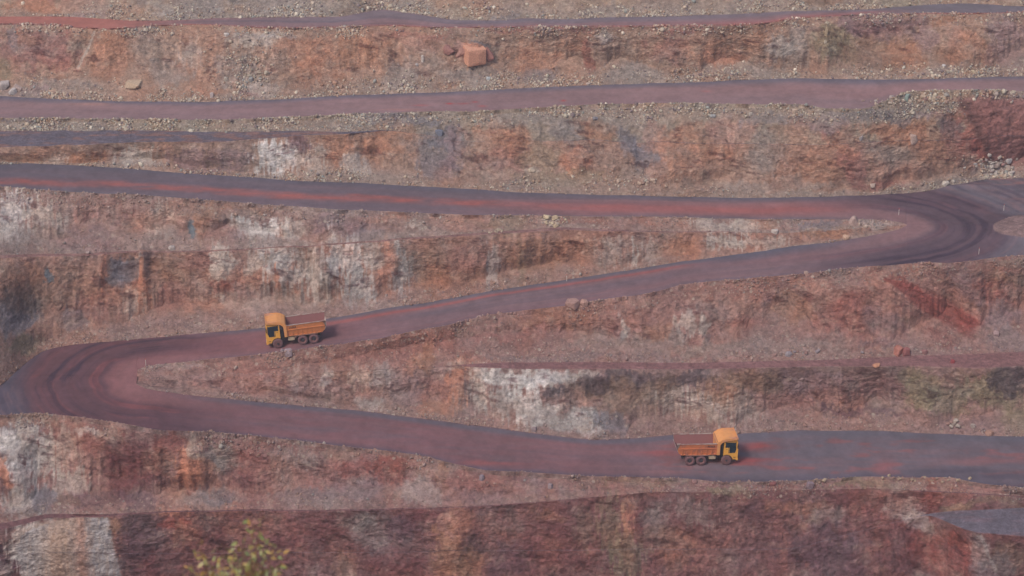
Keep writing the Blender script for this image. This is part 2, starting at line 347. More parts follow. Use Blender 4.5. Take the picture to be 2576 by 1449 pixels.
wallm = np.isin(vk, ['talus', 'cliff', 'berm'])[:, None] * np.ones((1, NU), bool)
# warped coordinates for ragged edges
wu = UU + 16 * fbm(UU / 55, VV / 55, o=4, seed=70) + 5 * fbm(UU / 9, VV / 9, o=3, seed=71)
wv = VV + 16 * fbm(UU / 55, VV / 55, o=4, seed=72) + 7 * fbm(UU / 6, VV / 26, o=3, seed=73)
nz1 = fbm(UU / 14, VV / 18, o=4, seed=74, g=0.65)
nzS = fbm(UU / 5, VV / 40, o=3, seed=75, g=0.6)            # runs down the face
#BLOBS
BL = []
def B_(s):
    for l in s.strip().splitlines():
        q = l.split('#')[0].split()
        if q: BL.append((float(q[0]), float(q[1]), float(q[2]), float(q[3]), float(q[4]), q[5], float(q[6]), q[7] if len(q) > 7 else ''))
B_('''
# top wall: u v ru rv rot colour strength [s = streaky]
70 15 90 40 0 ORG .9
210 12 80 40 0 PNK .6
230 38 60 10 0 MAU .6
320 20 60 30 0 TAN .6
480 15 140 40 0 GRY .8
430 38 60 10 0 LGR .6
700 20 150 40 0 GRY .8
740 30 90 12 0 LGR .6
1000 20 120 30 0 GRY .7
1240 15 120 34 0 TAN .8
1270 36 50 8 0 BGR .6
1400 15 100 34 0 TAN .6
1520 30 90 16 0 GRY .6
1650 10 90 30 0 TAN .7
1900 10 110 24 0 TAN .7
2100 8 110 24 0 BRN .6
2250 5 70 24 0 OLV .7
2450 0 120 20 0 ORB .5
# first wall
90 120 110 60 0 RED .75
60 95 60 16 0 ORG .5
10 175 20 26 0 OLV .7
30 90 10 30 0 BGR .5
150 215 90 22 0 GRY .7
60 225 80 16 0 MAU .5
280 140 75 60 0 ORG .65
300 95 70 20 0 ORB .6
250 170 30 30 0 ORB .6
400 130 70 50 0 TAN .7
430 190 60 40 0 GRY .7
335 214 28 7 0 PAL .6
480 140 30 40 0 LGR .4 s
560 90 50 24 0 TAN .6
640 100 70 26 0 PAL .75
720 115 40 26 0 ORG .5
700 85 50 12 0 LGR .6
590 180 60 50 0 GRY .8
640 215 70 26 0 LGR .55
560 235 110 12 0 ORG .4
620 235 40 8 0 MAU .6
790 130 60 60 0 ORG .6
830 170 60 50 0 ORG .6
750 200 40 16 0 ORB .6
900 120 60 60 0 ORB .6
900 200 60 40 0 TAN .7
960 100 60 40 0 ORG .6
1010 190 60 40 0 GRY .75
1080 95 110 20 0 RED .5
1060 120 50 22 0 PNK .7
1100 180 80 40 0 GRY .5
1120 105 60 14 0 BRN .6
1195 136 36 24 0 SAL .9
1210 112 24 8 0 BGR .6
1160 130 18 20 0 PNK .8
1290 130 60 40 0 TAN .7
1200 190 100 26 0 GRY .7
1350 150 70 40 0 ORG .6
1360 190 60 26 0 BGR .5
1400 76 200 8 0 RED .8
1470 110 60 30 0 ORG .6
1488 140 13 60 0 RST .45
1540 120 50 40 0 TAN .8
1530 105 22 16 0 LGR .6
1620 110 60 40 0 TAN .7
1600 185 100 22 0 GRY .7
1680 120 60 40 0 RED .5
1720 72 90 10 0 RED .8
1780 120 80 50 0 ORG .6
1830 150 60 20 0 SAL .5
1900 110 40 40 0 ORB .6
1960 120 40 40 0 LGR .6
2000 90 30 40 -20 GRY .7
1850 180 160 20 0 GRY .6
2020 150 40 40 0 GRY .6
2100 110 60 60 0 OLV .75
2180 60 110 30 10 MAU .85
2200 130 90 50 0 BRN .75
2270 150 70 40 0 ORB .7
2240 70 80 40 15 MAU .6
2390 60 50 16 0 ORB .8
2330 80 20 60 0 MAU .6
2430 130 70 50 0 ORG .65
2400 100 40 30 0 PNK .5
2530 80 50 50 0 MAU .7
2540 150 60 40 0 MAU .5
2400 185 180 12 0 GRY .5
# between second road and third road
60 310 120 8 0 BGR .6
250 312 90 8 0 TAN .5
450 315 180 10 0 OLV .4
620 312 120 12 0 TAN .5
780 315 90 16 0 ORB .4
1000 300 140 18 0 BGR .75
60 395 60 18 0 ORB .7
140 390 40 18 0 PAL .55
220 392 60 20 0 ORB .8 s
340 392 60 30 0 PAL .9 s
360 415 60 12 0 LGR .6
470 395 60 26 0 MAU .7
580 395 60 26 0 MAU .7
540 428 80 10 0 MAU .7
720 400 75 44 0 WHT .95 s
790 400 50 50 10 PAL .85 s
760 360 24 22 0 DMR .6
860 380 40 60 0 ORG .7
830 350 50 20 0 ORG .6
900 420 40 30 0 LGR .7
960 370 60 50 0 ORB .65
1010 420 60 40 0 TAN .7
1000 330 60 30 0 ORB .5
1100 400 60 60 0 BGR .6
1120 340 60 30 0 BGR .7
1130 370 30 60 20 MAU .6
1250 350 90 60 0 ORG .75
1270 400 60 40 0 RED .35
1300 300 140 18 0 GRY .5
1350 390 70 40 0 OLV .4
1340 428 18 8 0 PAL .7
1440 400 50 40 0 SAL .65
1430 330 50 30 0 BGR .4
1500 330 50 30 0 ORB .7
1400 445 140 24 0 OLV .45
1540 300 200 26 0 GRY .4
1560 280 260 12 0 TAN .4
1580 360 26 50 -25 BGR .6
1630 400 40 70 -35 BGR .75
1650 350 40 40 0 PNK .6
1700 430 90 40 0 ORG .6
1760 370 110 60 0 ORG .7
1850 330 70 50 0 PNK .65
1840 440 100 40 0 TAN .6
1930 380 50 60 0 GRY .6
1950 300 110 20 0 BGR .5
2020 340 60 40 0 TAN .7
2080 310 80 26 0 MAU .7
2100 345 50 26 0 RST .3
2060 430 60 40 0 ORB .45
1960 470 160 20 0 GRY .6
2150 420 40 60 -15 RED .8
2130 350 50 40 0 ORG .5
2250 330 90 30 0 ORG .7
2300 300 60 30 0 ORB .65
2240 390 80 40 0 GRY .5
2260 440 90 40 0 PNK .5
2330 360 60 60 20 ORG .4
2200 290 140 16 0 BGR .6
2300 283 60 12 0 MAU .8
2390 320 26 60 -20 DMR .6
2420 380 40 60 -30 RED .5
2520 330 125 105 15 RED .9
2510 350 90 80 25 RST .45
2560 270 60 40 0 MAU .6
2500 300 90 40 15 ORB .35
2550 400 60 60 0 MAU .6
2500 425 60 30 0 LGR .8
2420 450 60 24 0 GRY .4
2240 478 110 10 0 RED .7
# between third and fourth road
30 540 60 70 0 WHT .75 s
110 550 50 40 0 PAL .75 s
40 600 50 40 0 PAL .6
150 600 100 40 0 GRY .55
260 530 80 26 0 RED .45 s
220 600 90 40 0 MAU .6
240 515 60 20 0 PNK .4
400 550 30 50 12 PAL .7 s
370 560 60 26 0 PNK .5
300 610 90 16 0 RED .4
485 580 14 22 0 BLU .85
520 560 30 50 0 ORB .7 s
450 540 50 40 0 PNK .5
660 578 70 26 0 WHT .85 s
620 520 90 12 0 ORB .4
740 575 40 24 0 PAL .6
700 615 90 26 0 LGR .6
560 590 60 30 0 MAU .5
860 560 80 40 0 MAU .7
920 590 60 26 0 BGR .45
800 530 110 14 0 PAL .35
1050 570 26 14 0 PAL .7
960 545 90 12 0 SAL .35
1200 560 140 20 0 PNK .6
1280 568 70 18 0 OLV .45
1390 555 40 14 0 PAL .6
1550 560 140 20 0 RED .35
1690 565 110 22 0 SAL .3
1800 565 60 20 0 PAL .8 s
1870 567 40 20 0 PAL .8 s
1960 555 60 12 0 BRN .5
2060 560 70 16 0 BGR .6
2190 562 60 14 0 LGR .45
2080 588 90 14 0 ORB .8 s
60 690 100 30 8 ORB .5
160 720 90 60 0 BRN .35
125 700 18 14 0 BLU .7
40 790 60 50 -30 BGR .8
60 740 60 40 -20 BRN .5
60 860 60 26 0 OLV .7
260 690 9 50 3 SAL .85 s
310 680 45 42 0 BGR .95
290 700 24 24 0 BGR .8
350 660 16 26 0 LGR .7
355 740 12 60 0 SAL .85 s
230 780 60 50 0 RED .5 s
330 760 20 50 0 PAL .5 s
380 660 50 26 0 DRK .6
440 680 60 40 0 ORB .6
500 660 70 30 0 RED .5
420 740 50 40 0 RED .55
500 740 70 40 0 PNK .4
200 820 80 30 0 ORB .3
180 800 40 30 0 BGR .5
300 830 80 26 0 DUS .6
500 810 140 30 0 DUS .8
560 680 34 60 0 PAL .9 s
610 690 30 60 0 PNK .7
660 660 50 50 0 PAL .75 s
720 680 60 70 0 LGR .9 s
800 680 60 70 0 PAL .8 s
820 660 20 40 0 DRK .4
590 730 60 14 5 RST .5
640 760 100 40 0 LGR .5
704 740 8 50 0 SAL .8 s
740 770 100 40 0 GRY .7
870 650 60 60 0 WHT .7 s
900 720 50 60 0 LGR .85 s
975 680 26 80 0 SAL .8 s
930 640 40 40 0 PAL .6
1010 690 24 70 0 LGR .85 s
860 780 60 30 0 DUS .6
960 770 80 26 0 LGR .5
1080 660 60 50 0 BRN .5
1090 700 60 50 0 ORB .6
1180 650 80 50 0 RED .35
1190 700 80 30 0 ORB .3
1240 680 18 60 0 LGR .7 s
1310 660 14 60 0 OLV .6
1300 600 80 16 0 ORB .35
1350 650 90 50 0 ORB .6
1450 640 60 40 0 ORB .4
1400 690 120 16 0 PNK .5
1540 640 50 40 0 PAL .5 s
1592 640 6 60 0 PAL .9 s
1640 630 40 40 0 PAL .5 s
1700 620 60 40 0 ORB .5
1820 610 50 26 0 PAL .85 s
1900 608 80 18 0 PAL .7 s
1760 640 60 14 0 SAL .4
# between fourth and fifth road
450 940 110 34 0 DUS .6
440 925 100 10 0 LGR .3
600 960 120 40 0 RED .35
740 960 16 50 0 PAL .6 s
720 980 60 30 0 MAU .5
870 930 90 30 0 ORB .35
950 900 120 30 0 RED .4
1100 860 160 30 0 RED .45
820 950 18 40 0 LGR .6
900 950 26 40 -8 PAL .6 s
960 940 40 40 0 LGR .6
1030 930 14 50 10 SAL .5
1070 900 30 50 15 ORB .7
980 1000 60 50 0 ORB .25
1020 980 60 40 0 MAU .5
1090 1000 60 50 0 RED .45
930 1020 40 26 0 LGR .7
1100 1030 60 26 0 ORG .6
1160 960 30 60 8 SAL .85 s
1150 930 30 18 0 PAL .5
1210 980 24 60 0 PAL .85 s
1260 950 70 26 0 WHT .95
1340 950 90 26 0 WHT .85
1280 1010 40 50 0 LGR .9 s
1320 1020 40 50 0 WHT .8 s
1360 1040 60 40 0 LGR .85
1420 950 50 22 0 LGR .8
1470 945 40 14 0 PAL .8
1400 985 50 12 0 DRK .75
1480 975 60 26 0 BRN .7
1450 1000 50 26 0 PNK .6
1500 960 50 18 0 DRK .7
1560 960 50 30 0 DRK .75
1600 945 90 20 0 DRK .6
1470 1060 60 40 0 LGR .9
1420 1075 50 26 0 LGR .8
1560 1000 60 60 0 BRN .8
1540 1060 40 30 0 BGR .7
1620 1020 50 50 0 TAN .6
1660 970 60 40 0 BRN .8
1700 1000 50 40 0 PAL .6 s
1740 950 60 24 0 DRK .7
1780 1020 80 50 0 PAL .75 s
1820 990 60 40 0 ORB .6 s
1870 1030 60 40 0 PAL .6 s
1900 960 100 30 0 BRN .8
1960 1010 80 40 0 RED .45
2050 960 90 40 0 MAU .8
2100 1000 100 26 0 RED .4
2160 1030 120 12 0 DMR .8
2120 1060 140 18 0 RED .35
2250 960 100 30 0 DRD .4
2330 990 60 50 0 OLV .8
2300 950 60 20 0 OLV .6
2430 960 110 30 0 ORB .35
2380 1010 60 40 0 OLV .6
2500 980 100 50 0 OLV .8
2540 960 60 40 0 DRK .75
2560 1050 60 40 0 OLV .7
2450 1070 90 20 0 MAU .6
2000 1070 90 14 0 DUS .7
1200 870 120 30 0 RED .45
1330 840 120 30 0 RED .4
1240 880 60 26 0 GRY .35
1400 800 120 26 0 ORB .4
1500 850 200 26 0 DUS .5
1540 760 120 20 0 PNK .4
1565 820 10 34 -15 LGR .75 s
1600 870 200 26 0 GRY .5
1660 830 60 30 0 ORB .5
1725 810 26 40 0 PAL .7 s
1765 820 20 26 0 PAL .85
1700 850 30 20 0 GRY .6
1780 850 12 12 0 DRK .6
1840 780 80 40 0 GRY .35
1880 820 50 30 0 RED .45
1820 880 120 22 0 GRY .55
1960 740 60 40 0 MAU .6
1990 770 60 40 0 ORB .6
2050 730 30 40 0 PNK .6
2080 780 50 50 0 RST .22
2140 760 60 40 0 RST .35
2150 800 60 50 20 RED .7
2060 850 60 26 0 DUS .5
2000 870 120 26 0 GRY .5
2230 820 70 40 20 MAU .5
2230 710 60 12 0 SAL .3
2270 715 50 16 25 RST .8
2420 810 50 26 10 RST .8
2370 790 90 20 40 RST .6
2370 850 60 16 25 RST .5
2240 860 90 20 0 MAU .7
2440 720 70 40 35 MAU .7
2500 740 70 26 30 RST .4
2540 700 70 16 10 BRN .6
2500 690 60 10 0 DRK .3
2520 800 60 40 0 MAU .8
2540 860 70 30 0 BGR .5
2350 880 120 16 0 MAU .5
2540 660 70 12 0 GRY .5
1500 900 300 9 0 BGR .35
# below the lowest leg
60 1065 110 20 0 BRN .5
40 1080 90 10 0 BGR .6
30 1130 60 60 0 LGR .85
20 1110 40 34 0 WHT .7
100 1150 50 70 0 LGR .85 s
60 1200 50 60 0 WHT .7 s
18 1190 12 60 -18 SAL .85
60 1100 20 50 0 PAL .7
160 1130 50 70 0 PAL .7 s
200 1180 50 60 0 PNK .6 s
180 1220 60 50 0 PAL .7 s
60 1270 50 50 0 LGR .85
110 1260 40 40 -30 BGR .8
220 1090 50 16 0 WHT .6
275 1100 40 26 0 PAL .5
240 1120 50 26 0 RST .3
330 1130 70 50 0 DRD .85
300 1190 40 60 0 DRD .8
360 1190 60 50 0 DRD .8
420 1110 60 30 0 RST .4
400 1160 50 40 0 ORB .3
260 1260 120 26 0 DMR .7
350 1260 60 26 0 DMR .6
170 1265 40 18 0 BRN .6
480 1160 34 60 0 SAL .85 s
470 1200 40 30 0 SAL .9
490 1130 20 40 0 PAL .7
550 1150 50 40 0 GRY .8
520 1190 30 40 0 SAL .6
430 1240 50 30 0 PNK .7
500 1260 60 26 0 LGR .6
440 1280 60 14 0 SAL .6
560 1250 60 26 0 BGR .7
560 1275 60 16 0 SAL .4
610 1160 40 40 0 RST .4
650 1180 60 40 0 RED .6
600 1200 40 26 0 DRD .6
640 1240 60 26 0 RED .6
740 1160 60 50 0 GRY .5 s
720 1200 60 40 0 PNK .5 s
790 1190 60 30 0 RED .6
770 1250 90 30 0 BGR .5
830 1270 60 20 0 GRY .5
860 1140 60 16 0 TAN .5
900 1180 60 26 0 RST .5
980 1180 50 40 0 RST .65
900 1230 80 26 0 MAU .8
1080 1190 40 30 0 PNK .6
1060 1240 60 40 0 LGR .5
1120 1200 20 40 0 ORB .6
1180 1210 90 26 0 RED .5
1230 1260 110 26 0 MAU .6
1340 1230 110 30 0 MAU .6
1500 1220 120 16 0 TAN .35
1440 1245 60 20 0 GRY .4
1640 1215 90 10 0 OLV .4
1820 1232 60 16 0 OLV .75
2150 1215 110 12 0 OLV .6
2300 1215 110 14 0 TAN .5
1980 1220 70 12 0 RED .4
2450 1240 60 14 0 RED .35
2460 1265 120 14 0 BRN .7
30 1350 50 14 0 MAU .7
30 1400 50 50 0 DMR .9
10 1430 30 20 0 WHT .5
165 1385 135 95 4 LGR 1
70 1390 46 70 -6 WHT .7 s
245 1385 40 80 -8 WHT .6 s
120 1350 60 40 0 PAL .8
90 1400 40 60 0 WHT .75 s
180 1410 60 50 0 PAL .5
150 1370 20 70 -10 SAL .4 s
200 1400 18 70 0 SAL .75 s
260 1400 30 60 0 WHT .75
240 1320 60 20 0 PAL .5
290 1330 26 26 0 ORB .8
310 1400 26 60 -10 SAL .6
360 1320 50 30 0 DRK .5
360 1400 60 70 0 DMR .8
400 1420 50 60 0 DRD .8
440 1310 60 14 0 RST .7
470 1340 50 40 0 ORB .4 s
510 1310 40 20 0 DRK .55
540 1370 60 60 0 DRD .7
650 1320 80 40 0 ORB .3
760 1370 110 70 0 DRD .65
720 1330 60 30 0 RED .5
900 1310 50 30 0 GRY .55
930 1340 60 40 0 LGR .45
970 1370 70 30 0 BGR .35
1020 1330 60 30 0 DMR .8
1080 1310 50 20 0 DRD .7
1130 1330 26 50 0 PNK .7
1160 1310 40 40 0 ORG .45
1130 1400 60 70 0 ORB .75
1180 1370 40 40 0 DRK .5
1180 1420 50 50 0 ORB .6
1000 1420 100 50 0 DRD .6
870 1430 40 40 0 ORB .5
1290 1340 90 50 0 RED .55
1270 1410 60 60 0 DMR .7
1400 1370 120 70 0 DRD .4
1380 1300 40 14 0 ORB .4
1470 1320 30 60 0 BRN .5 s
1540 1330 40 90 -6 OLV .5 s
1580 1400 50 60 0 OLV .6 s
1590 1310 26 50 0 SAL .6 s
1620 1310 26 50 -4 DRD .9 s
1650 1320 40 50 0 GRY .5
1700 1380 60 60 0 ORB .35
1760 1290 60 40 0 GRY .45 s
1800 1400 60 60 0 PNK .25
1850 1330 50 80 0 RED .5 s
1900 1280 60 30 0 DMR .4
2000 1270 90 20 0 ORB .45
2080 1300 80 30 0 GRY .5
2050 1370 110 60 0 DMR .8
2150 1420 150 60 0 DMR .75
2150 1260 60 30 0 DRD .6
2230 1270 50 40 0 RST .3
2270 1280 50 40 0 LGR .5
2310 1310 50 26 25 LGR .6
2340 1250 20 50 0 RST .55
2400 1270 60 16 0 BRN .7
2260 1370 60 60 0 DRD .6
2340 1380 60 50 0 RST .45
2400 1420 60 50 0 RST .6
2420 1360 60 20 25 RST .7
2460 1380 30 60 -20 LGR .5
2530 1400 60 40 0 BRN .7
2500 1430 60 40 -20 BGR .5
''')
def blob(lst, mask_all):
    global colr
    for (u0, v0, ru, rv, rot, cname, st, fl) in lst:
        c, s = math.cos(R(rot)), math.sin(R(rot)); rr = 1.6 * max(ru, rv) + 30
        jc = np.where(np.abs(U - u0) < rr)[0]
        if not len(jc): continue
        j0, j1 = jc[0], jc[-1] + 1
        sub = np.abs(VV[:, j0:j1] - v0) < rr
        ri = np.where(sub.any(1))[0]; r0, r1 = ri[0], ri[-1] + 1
        sl = (slice(r0, r1), slice(j0, j1))
        du, dv = wu[sl] - u0, wv[sl] - v0
        q = np.sqrt(((du * c + dv * s) / ru) ** 2 + ((-du * s + dv * c) / rv) ** 2)
        n = nz1[sl] * 0.30 + (nzS[sl] * 0.55 if fl == 's' else nzS[sl] * 0.10)
        m = (1 - sst(0.62, 1.12, q + n)) * st * mask_all[sl]
        colr[sl] += (np.array(PAL[cname], np.float32) - colr[sl]) * m[..., None]
blob(BL, wallm.astype(np.float32))
# thin pale vein and a few stringers
def vein(u0, v0, u1, v1, w, c, st):
    d = np.array([u1 - u0, v1 - v0], float); L = np.hypot(*d); d /= L
    ax = (UU - u0) * d[0] + (VV - v0) * d[1]
    ay = -(UU - u0) * d[1] + (VV - v0) * d[0] + 2.5 * fbm(UU / 12, VV / 12, o=3, seed=80)
    m = (1 - sst(w * .5, w, np.abs(ay) + 1.5 * np.abs(nz1))) * sst(-4, 4, ax) * (1 - sst(L - 4, L + 4, ax)) * st * wallm
    global colr
    colr += (np.array(PAL[c], np.float32) - colr) * m[..., None]
vein(240, 78, 192, 170, 6, 'PAL', .8); vein(485, 140, 478, 175, 4, 'PAL', .5)
vein(1563, 806, 1578, 850, 5, 'PAL', .7); vein(262, 640, 258, 720, 6, 'SAL', .8); vein(358, 650, 352, 790, 8, 'SAL', .8)
vein(2465, 1345, 2510, 1440, 6, 'LGR', .6); vein(1592, 595, 1594, 672, 4, 'PAL', .8)
# general mottling of rock, plus crevice shade painted into the colour
hue = fbm(x / 5, y / 5, z / 3.5, o=5, seed=81, g=0.6)
hue2 = fbm(x / 1.3, y / 1.3, z / 0.8, o=4, seed=82, g=0.65)
dk = fbm(x / 2.2, y / 2.2, zt_ / 0.7, o=4, seed=83, g=0.65)
W = wallm[..., None]
a1 = (np.clip(hue, 0, 1) * 0.55)[..., None] * W; colr += (np.array((172,114,90)) - colr) * a1 * 0.75
a2 = (np.clip(-hue, 0, 1) * 0.42)[..., None] * W; colr += (np.array((134,122,122)) - colr) * a2 * 0.8
a3 = (np.clip(hue2 - 0.1, 0, 1) * 0.42)[..., None] * W; colr += (np.array((190,168,150)) - colr) * a3
hue3 = fbm(x / 3 + 40, y / 3, z / 3, o=4, seed=86, g=.6); a5_ = (np.clip(hue3, 0, 1) * 0.5)[..., None] * W; colr += (np.array((124,126,124)) - colr) * a5_ * .7
a4 = (sst(0.22, 0.7, dk) * 0.85 * (cliff * 0.8 + 0.1))[..., None] * W; colr *= 1 - a4 * np.array((0.34, 0.42, 0.40))  # dark flecks on the cliffs: painted shadow of small crevices
colr = colr * (1 + 0.09 * (cliff * fbm(x / 0.35, y / 0.35, z / 0.35, o=2, seed=84))[..., None])
stk = fbm(x / 0.55 + .8 * fbm(x / 4, z / 4, o=2, seed=87), z / 7, y / 7, o=3, seed=88, g=.6); sta = sst(-.1, .5, fbm(x / 10, z / 12, o=2, seed=89))
sm_ = 1 - .8 * np.exp(-(((UU - 2340) / 190) ** 4 + ((VV - 770) / 80) ** 4))
colr *= 1 + (sm_ * cliff * sta * np.clip(stk, -.9, .9) * .13)[..., None]
gl = colr.mean(-1, keepdims=True); colr = np.where(W > 0, gl + (colr - gl) * .99, colr)
def edge(u0, v0, u1, v1, soft=5.0):
    L_ = math.hypot(u1 - u0, v1 - v0); return sst(-soft, soft, ((UU - u0) * (v1 - v0) - (VV - v0) * (u1 - u0)) / L_ * -1 + 4 * nz1 + 3 * fbm(UU / 7, VV / 7, o=3, seed=120))
oc = edge(40, 1378, 75, 1336) * edge(75, 1336, 150, 1306) * edge(150, 1306, 272, 1303, 3) * edge(272, 1303, 312, 1455) * edge(78, 1470, 40, 1378) * (VV > 1285) * (UU < 340) * wallm
ocb = np.array((168, 162, 162)) + (np.array((172, 146, 130)) - np.array((168, 162, 162))) * (np.exp(-((UU - 160) / 50) ** 2) * .9 + sst(.0, .6, nzS) * .3).clip(0, 1)[..., None]
ocb = ocb + (np.array((176, 126, 106)) - ocb) * (np.exp(-((UU - 205 - 0.1 * (VV - 1300) - 8 * nz1) / 16) ** 2) * .6)[..., None]
ocb = ocb * (1 - .30 * (sst(.15, .7, dk) * (.4 + .6 * sst(0, .5, nz1)))[..., None]) * (1 + .05 * hue2[..., None])
colr += (ocb - colr) * (oc * .93)[..., None]
sp_m = edge(2484, 400, 2402, 245, 8) * (1 - sst(395, 440, VV + 8 * nz1)) * sst(238, 256, VV + 3 * nz1) * (UU > 2380) * wallm
spc = np.array((140, 98, 94)) * (1 + .10 * fbm((UU + VV * .9) / 16, (UU - VV) / 80, o=4, seed=122, g=.6))[..., None]
spc = spc * (1 - .30 * np.exp(-((UU - 2418 - .45 * (VV - 250)) / 15) ** 2))[..., None]  # shadow side of the spur, painted as a darker diagonal band
colr += (spc - colr) * (sp_m * .85)[..., None]
slope_m = np.exp(-(((UU - 2340) / 190) ** 4 + ((VV - 770) / 80) ** 4))
dd_ = (UU - 2222) * -.455 + (VV - 697) * .89; da_ = (UU - 2222) * .89 + (VV - 697) * .455
dgs = fbm(dd_ / 5, da_ / 60, o=4, seed=121, g=.6); wd_ = 5 + 26 * sst(0, 150, da_)
rs = (1 - sst(.55, 1.2, np.abs(dd_ - 2 - wd_ * .15) / wd_ + .25 * dgs)) * sst(-6, 10, da_) * (1 - sst(255, 285, da_ + 10 * nz1)) * wallm
colr = colr + (np.array((138, 74, 68)) * (1 + .25 * dgs[..., None]) - colr) * (rs * .72)[..., None]
colr *= 1 + (.12 * dgs * slope_m * wallm * (1 - rs))[..., None]
# talus and windrow tone: greyer, dustier
a5 = (talus * (1 - cliff) * (0.30 + 0.3 * fbm(x / 8, y / 8, o=3, seed=85)))[..., None]; tt_ = sst(480, 760, VV)[..., None]; colr += (np.array((142, 131, 124)) * (1 - tt_) + np.array((140, 116, 112)) * tt_ - colr) * np.clip(a5 * (1.25 - .25 * tt_), 0, 1) * (1 - sp_m[..., None])

# ---- road wear: c = metres from the inner edge of the bend
def dist_to(Q, pts):
    out = np.empty(len(Q), np.float32)
    for i in range(0, len(Q), 20000):
        q = Q[i:i + 20000, None, :2]; d = np.sqrt(((q - pts[None, :, :2]) ** 2).sum(2)); out[i:i + 20000] = d.min(1)
    return out
sel = (U > 338) & (U < 2816)
islL = np.concatenate([D[sel][::5], G[sel][::5]])
sel = (U > -240) & (U < 2284)
islR = np.concatenate([H[sel][::5], K[sel][::5]])
def road_rows(w):
    i = [k for k, s in enumerate(strips) if s[1] == w and s[0] == 'road'][0]; return slice(starts[i], starts[i + 1] + 1)
def g(x_, m, w): return np.exp(-((x_ - m) / w) ** 2)
class Roadcol:
    def __init__(o, w):
        o.w = w; sl = o.sl = road_rows(w); Pr = P[sl]; o.shp = Pr.shape[:2]; q = Pr.reshape(-1, 3)
        o.uu = UU[sl]; o.vv = VV[sl]; a = o.vv[0][None]; b = o.vv[-1][None]
        o.t = (a - o.vv) / np.maximum(a - b, 1)            # 0 near edge, 1 far edge
        o.xr, o.yr = Pr[..., 0].astype(np.float32), Pr[..., 1].astype(np.float32)
        o.dL = dist_to(q, islL).reshape(o.shp) if w in ('road5', 'road4') else None
        o.dR = dist_to(q, islR).reshape(o.shp) if w in ('road3', 'road4') else None
        c = o.t * 14 if w != 'road5' else (1 - o.t) * 14
        o.s1 = fbm(c / 1.1 + 0.4 * fbm(o.xr / 20, o.yr / 20, o=2, seed=90), o.xr / 34, None, o=4, seed=91, g=0.6)
        o.s2 = fbm(c / 4.0, o.xr / 40, None, o=3, seed=92)
        o.pat = fbm(o.uu / 60, o.vv / 7, o=4, seed=95)
        o.K = np.array(base[w], np.float32) * np.ones(o.shp + (1,), np.float32)
        o.mx((94, 88, 102), sst(0.0, 0.8, o.s2) * 0.7); o.mx((138, 96, 100), sst(0.1, 0.9, -o.s2) * 0.5)
        o.mx((88, 82, 96), sst(0.1, 0.8, o.s1) * 0.40); o.mx((140, 112, 114), sst(0.1, 0.8, -o.s1) * 0.30)
    def grit(o):
        gtt = fbm(o.xr / .9, o.yr / 1.4, o=4, seed=107, g=.75); gg = fbm(o.xr / 6, o.yr / 3, o=3, seed=108); o.K = o.K * (1 + .07 * gtt + .05 * gg)[..., None]
    def mx(o, c, m): o.K = o.K + (np.array(c, np.float32) - o.K) * np.clip(m, 0, 1)[..., None]
    def bend(o, w, d, mid, dark, red, outer):
        """wheel tracks sweeping round the nose at distance d"""
        n0 = fbm(o.xr / 16, o.yr / 16, o=3, seed=93)
        brk = sst(-.5, .5, fbm(o.xr / 9, o.yr / 5, o=3, seed=94)); n1 = fbm(d / .8 + .7 * n0, n0 * .9, None, o=4, seed=97, g=.6); n2 = fbm(d / 1.2 + .8 * n0 + 9, n0 * 1.0, None, o=4, seed=98, g=.6)
        B = np.array(mid, np.float32) * np.ones(o.shp + (1,), np.float32)
        def mm(B, c, m): return B + (np.array(c, np.float32) - B) * np.clip(m, 0, 1)[..., None]
        B = mm(B, (132, 100, 106), g(d, 1.5, 2.2) * .5)
        B = mm(B, dark, sst(2.5, 5.5, d + n0) * (1 - sst(14, 17, d)) * (.72 + .45 * sst(-.35, .5, n1)) * (.85 + .15 * brk)); B = mm(B, (58, 48, 66), sst(3.5, 6.5, d) * (1 - sst(13, 16, d)) * sst(.0, .5, n1) * .75 * (.4 + .6 * brk))
        B = mm(B, red, sst(1, 5, d) * (1 - sst(13, 16, d)) * sst(-.05, .6, n2) * .6 * (.4 + .6 * brk))
        B = mm(B, outer, sst(12.5, 16, d) * (.85 + .3 * n1)); fo = fbm(d / .7 + n0, n0 * 2, None, o=4, seed=140, g=.65); B = mm(B, (70, 64, 82), sst(13, 16, d) * sst(.0, .5, fo) * .7); B = mm(B, (122, 98, 106), sst(13, 16, d) * sst(.1, .6, -fo) * .5)
        B = mm(B, (134, 100, 104), sst(17, 22, d) * sst(-.3, .6, fbm(o.uu / 45, o.vv / 5, o=3, seed=105)) * .75); B = mm(B, (84, 80, 96), sst(18, 22, d) * sst(.1, .6, fbm(o.uu / 60 + 9, o.vv / 4, o=3, seed=106)) * .6)
        o.K = o.K * (1 - w[..., None]) + B * w[..., None]
    def spots(o, L):
        for (u0, v0, ru, rv, cc_) in L:
            q = ((o.uu + 0.25 * ru * o.s2 - u0) / ru) ** 2 + ((o.vv + 0.6 * rv * o.pat - v0) / rv) ** 2; o.mx(cc_, np.exp(-q) * .9)
    def done(o): o.grit(); colr[o.sl] = o.K * np.array((1.03, .985, .94))
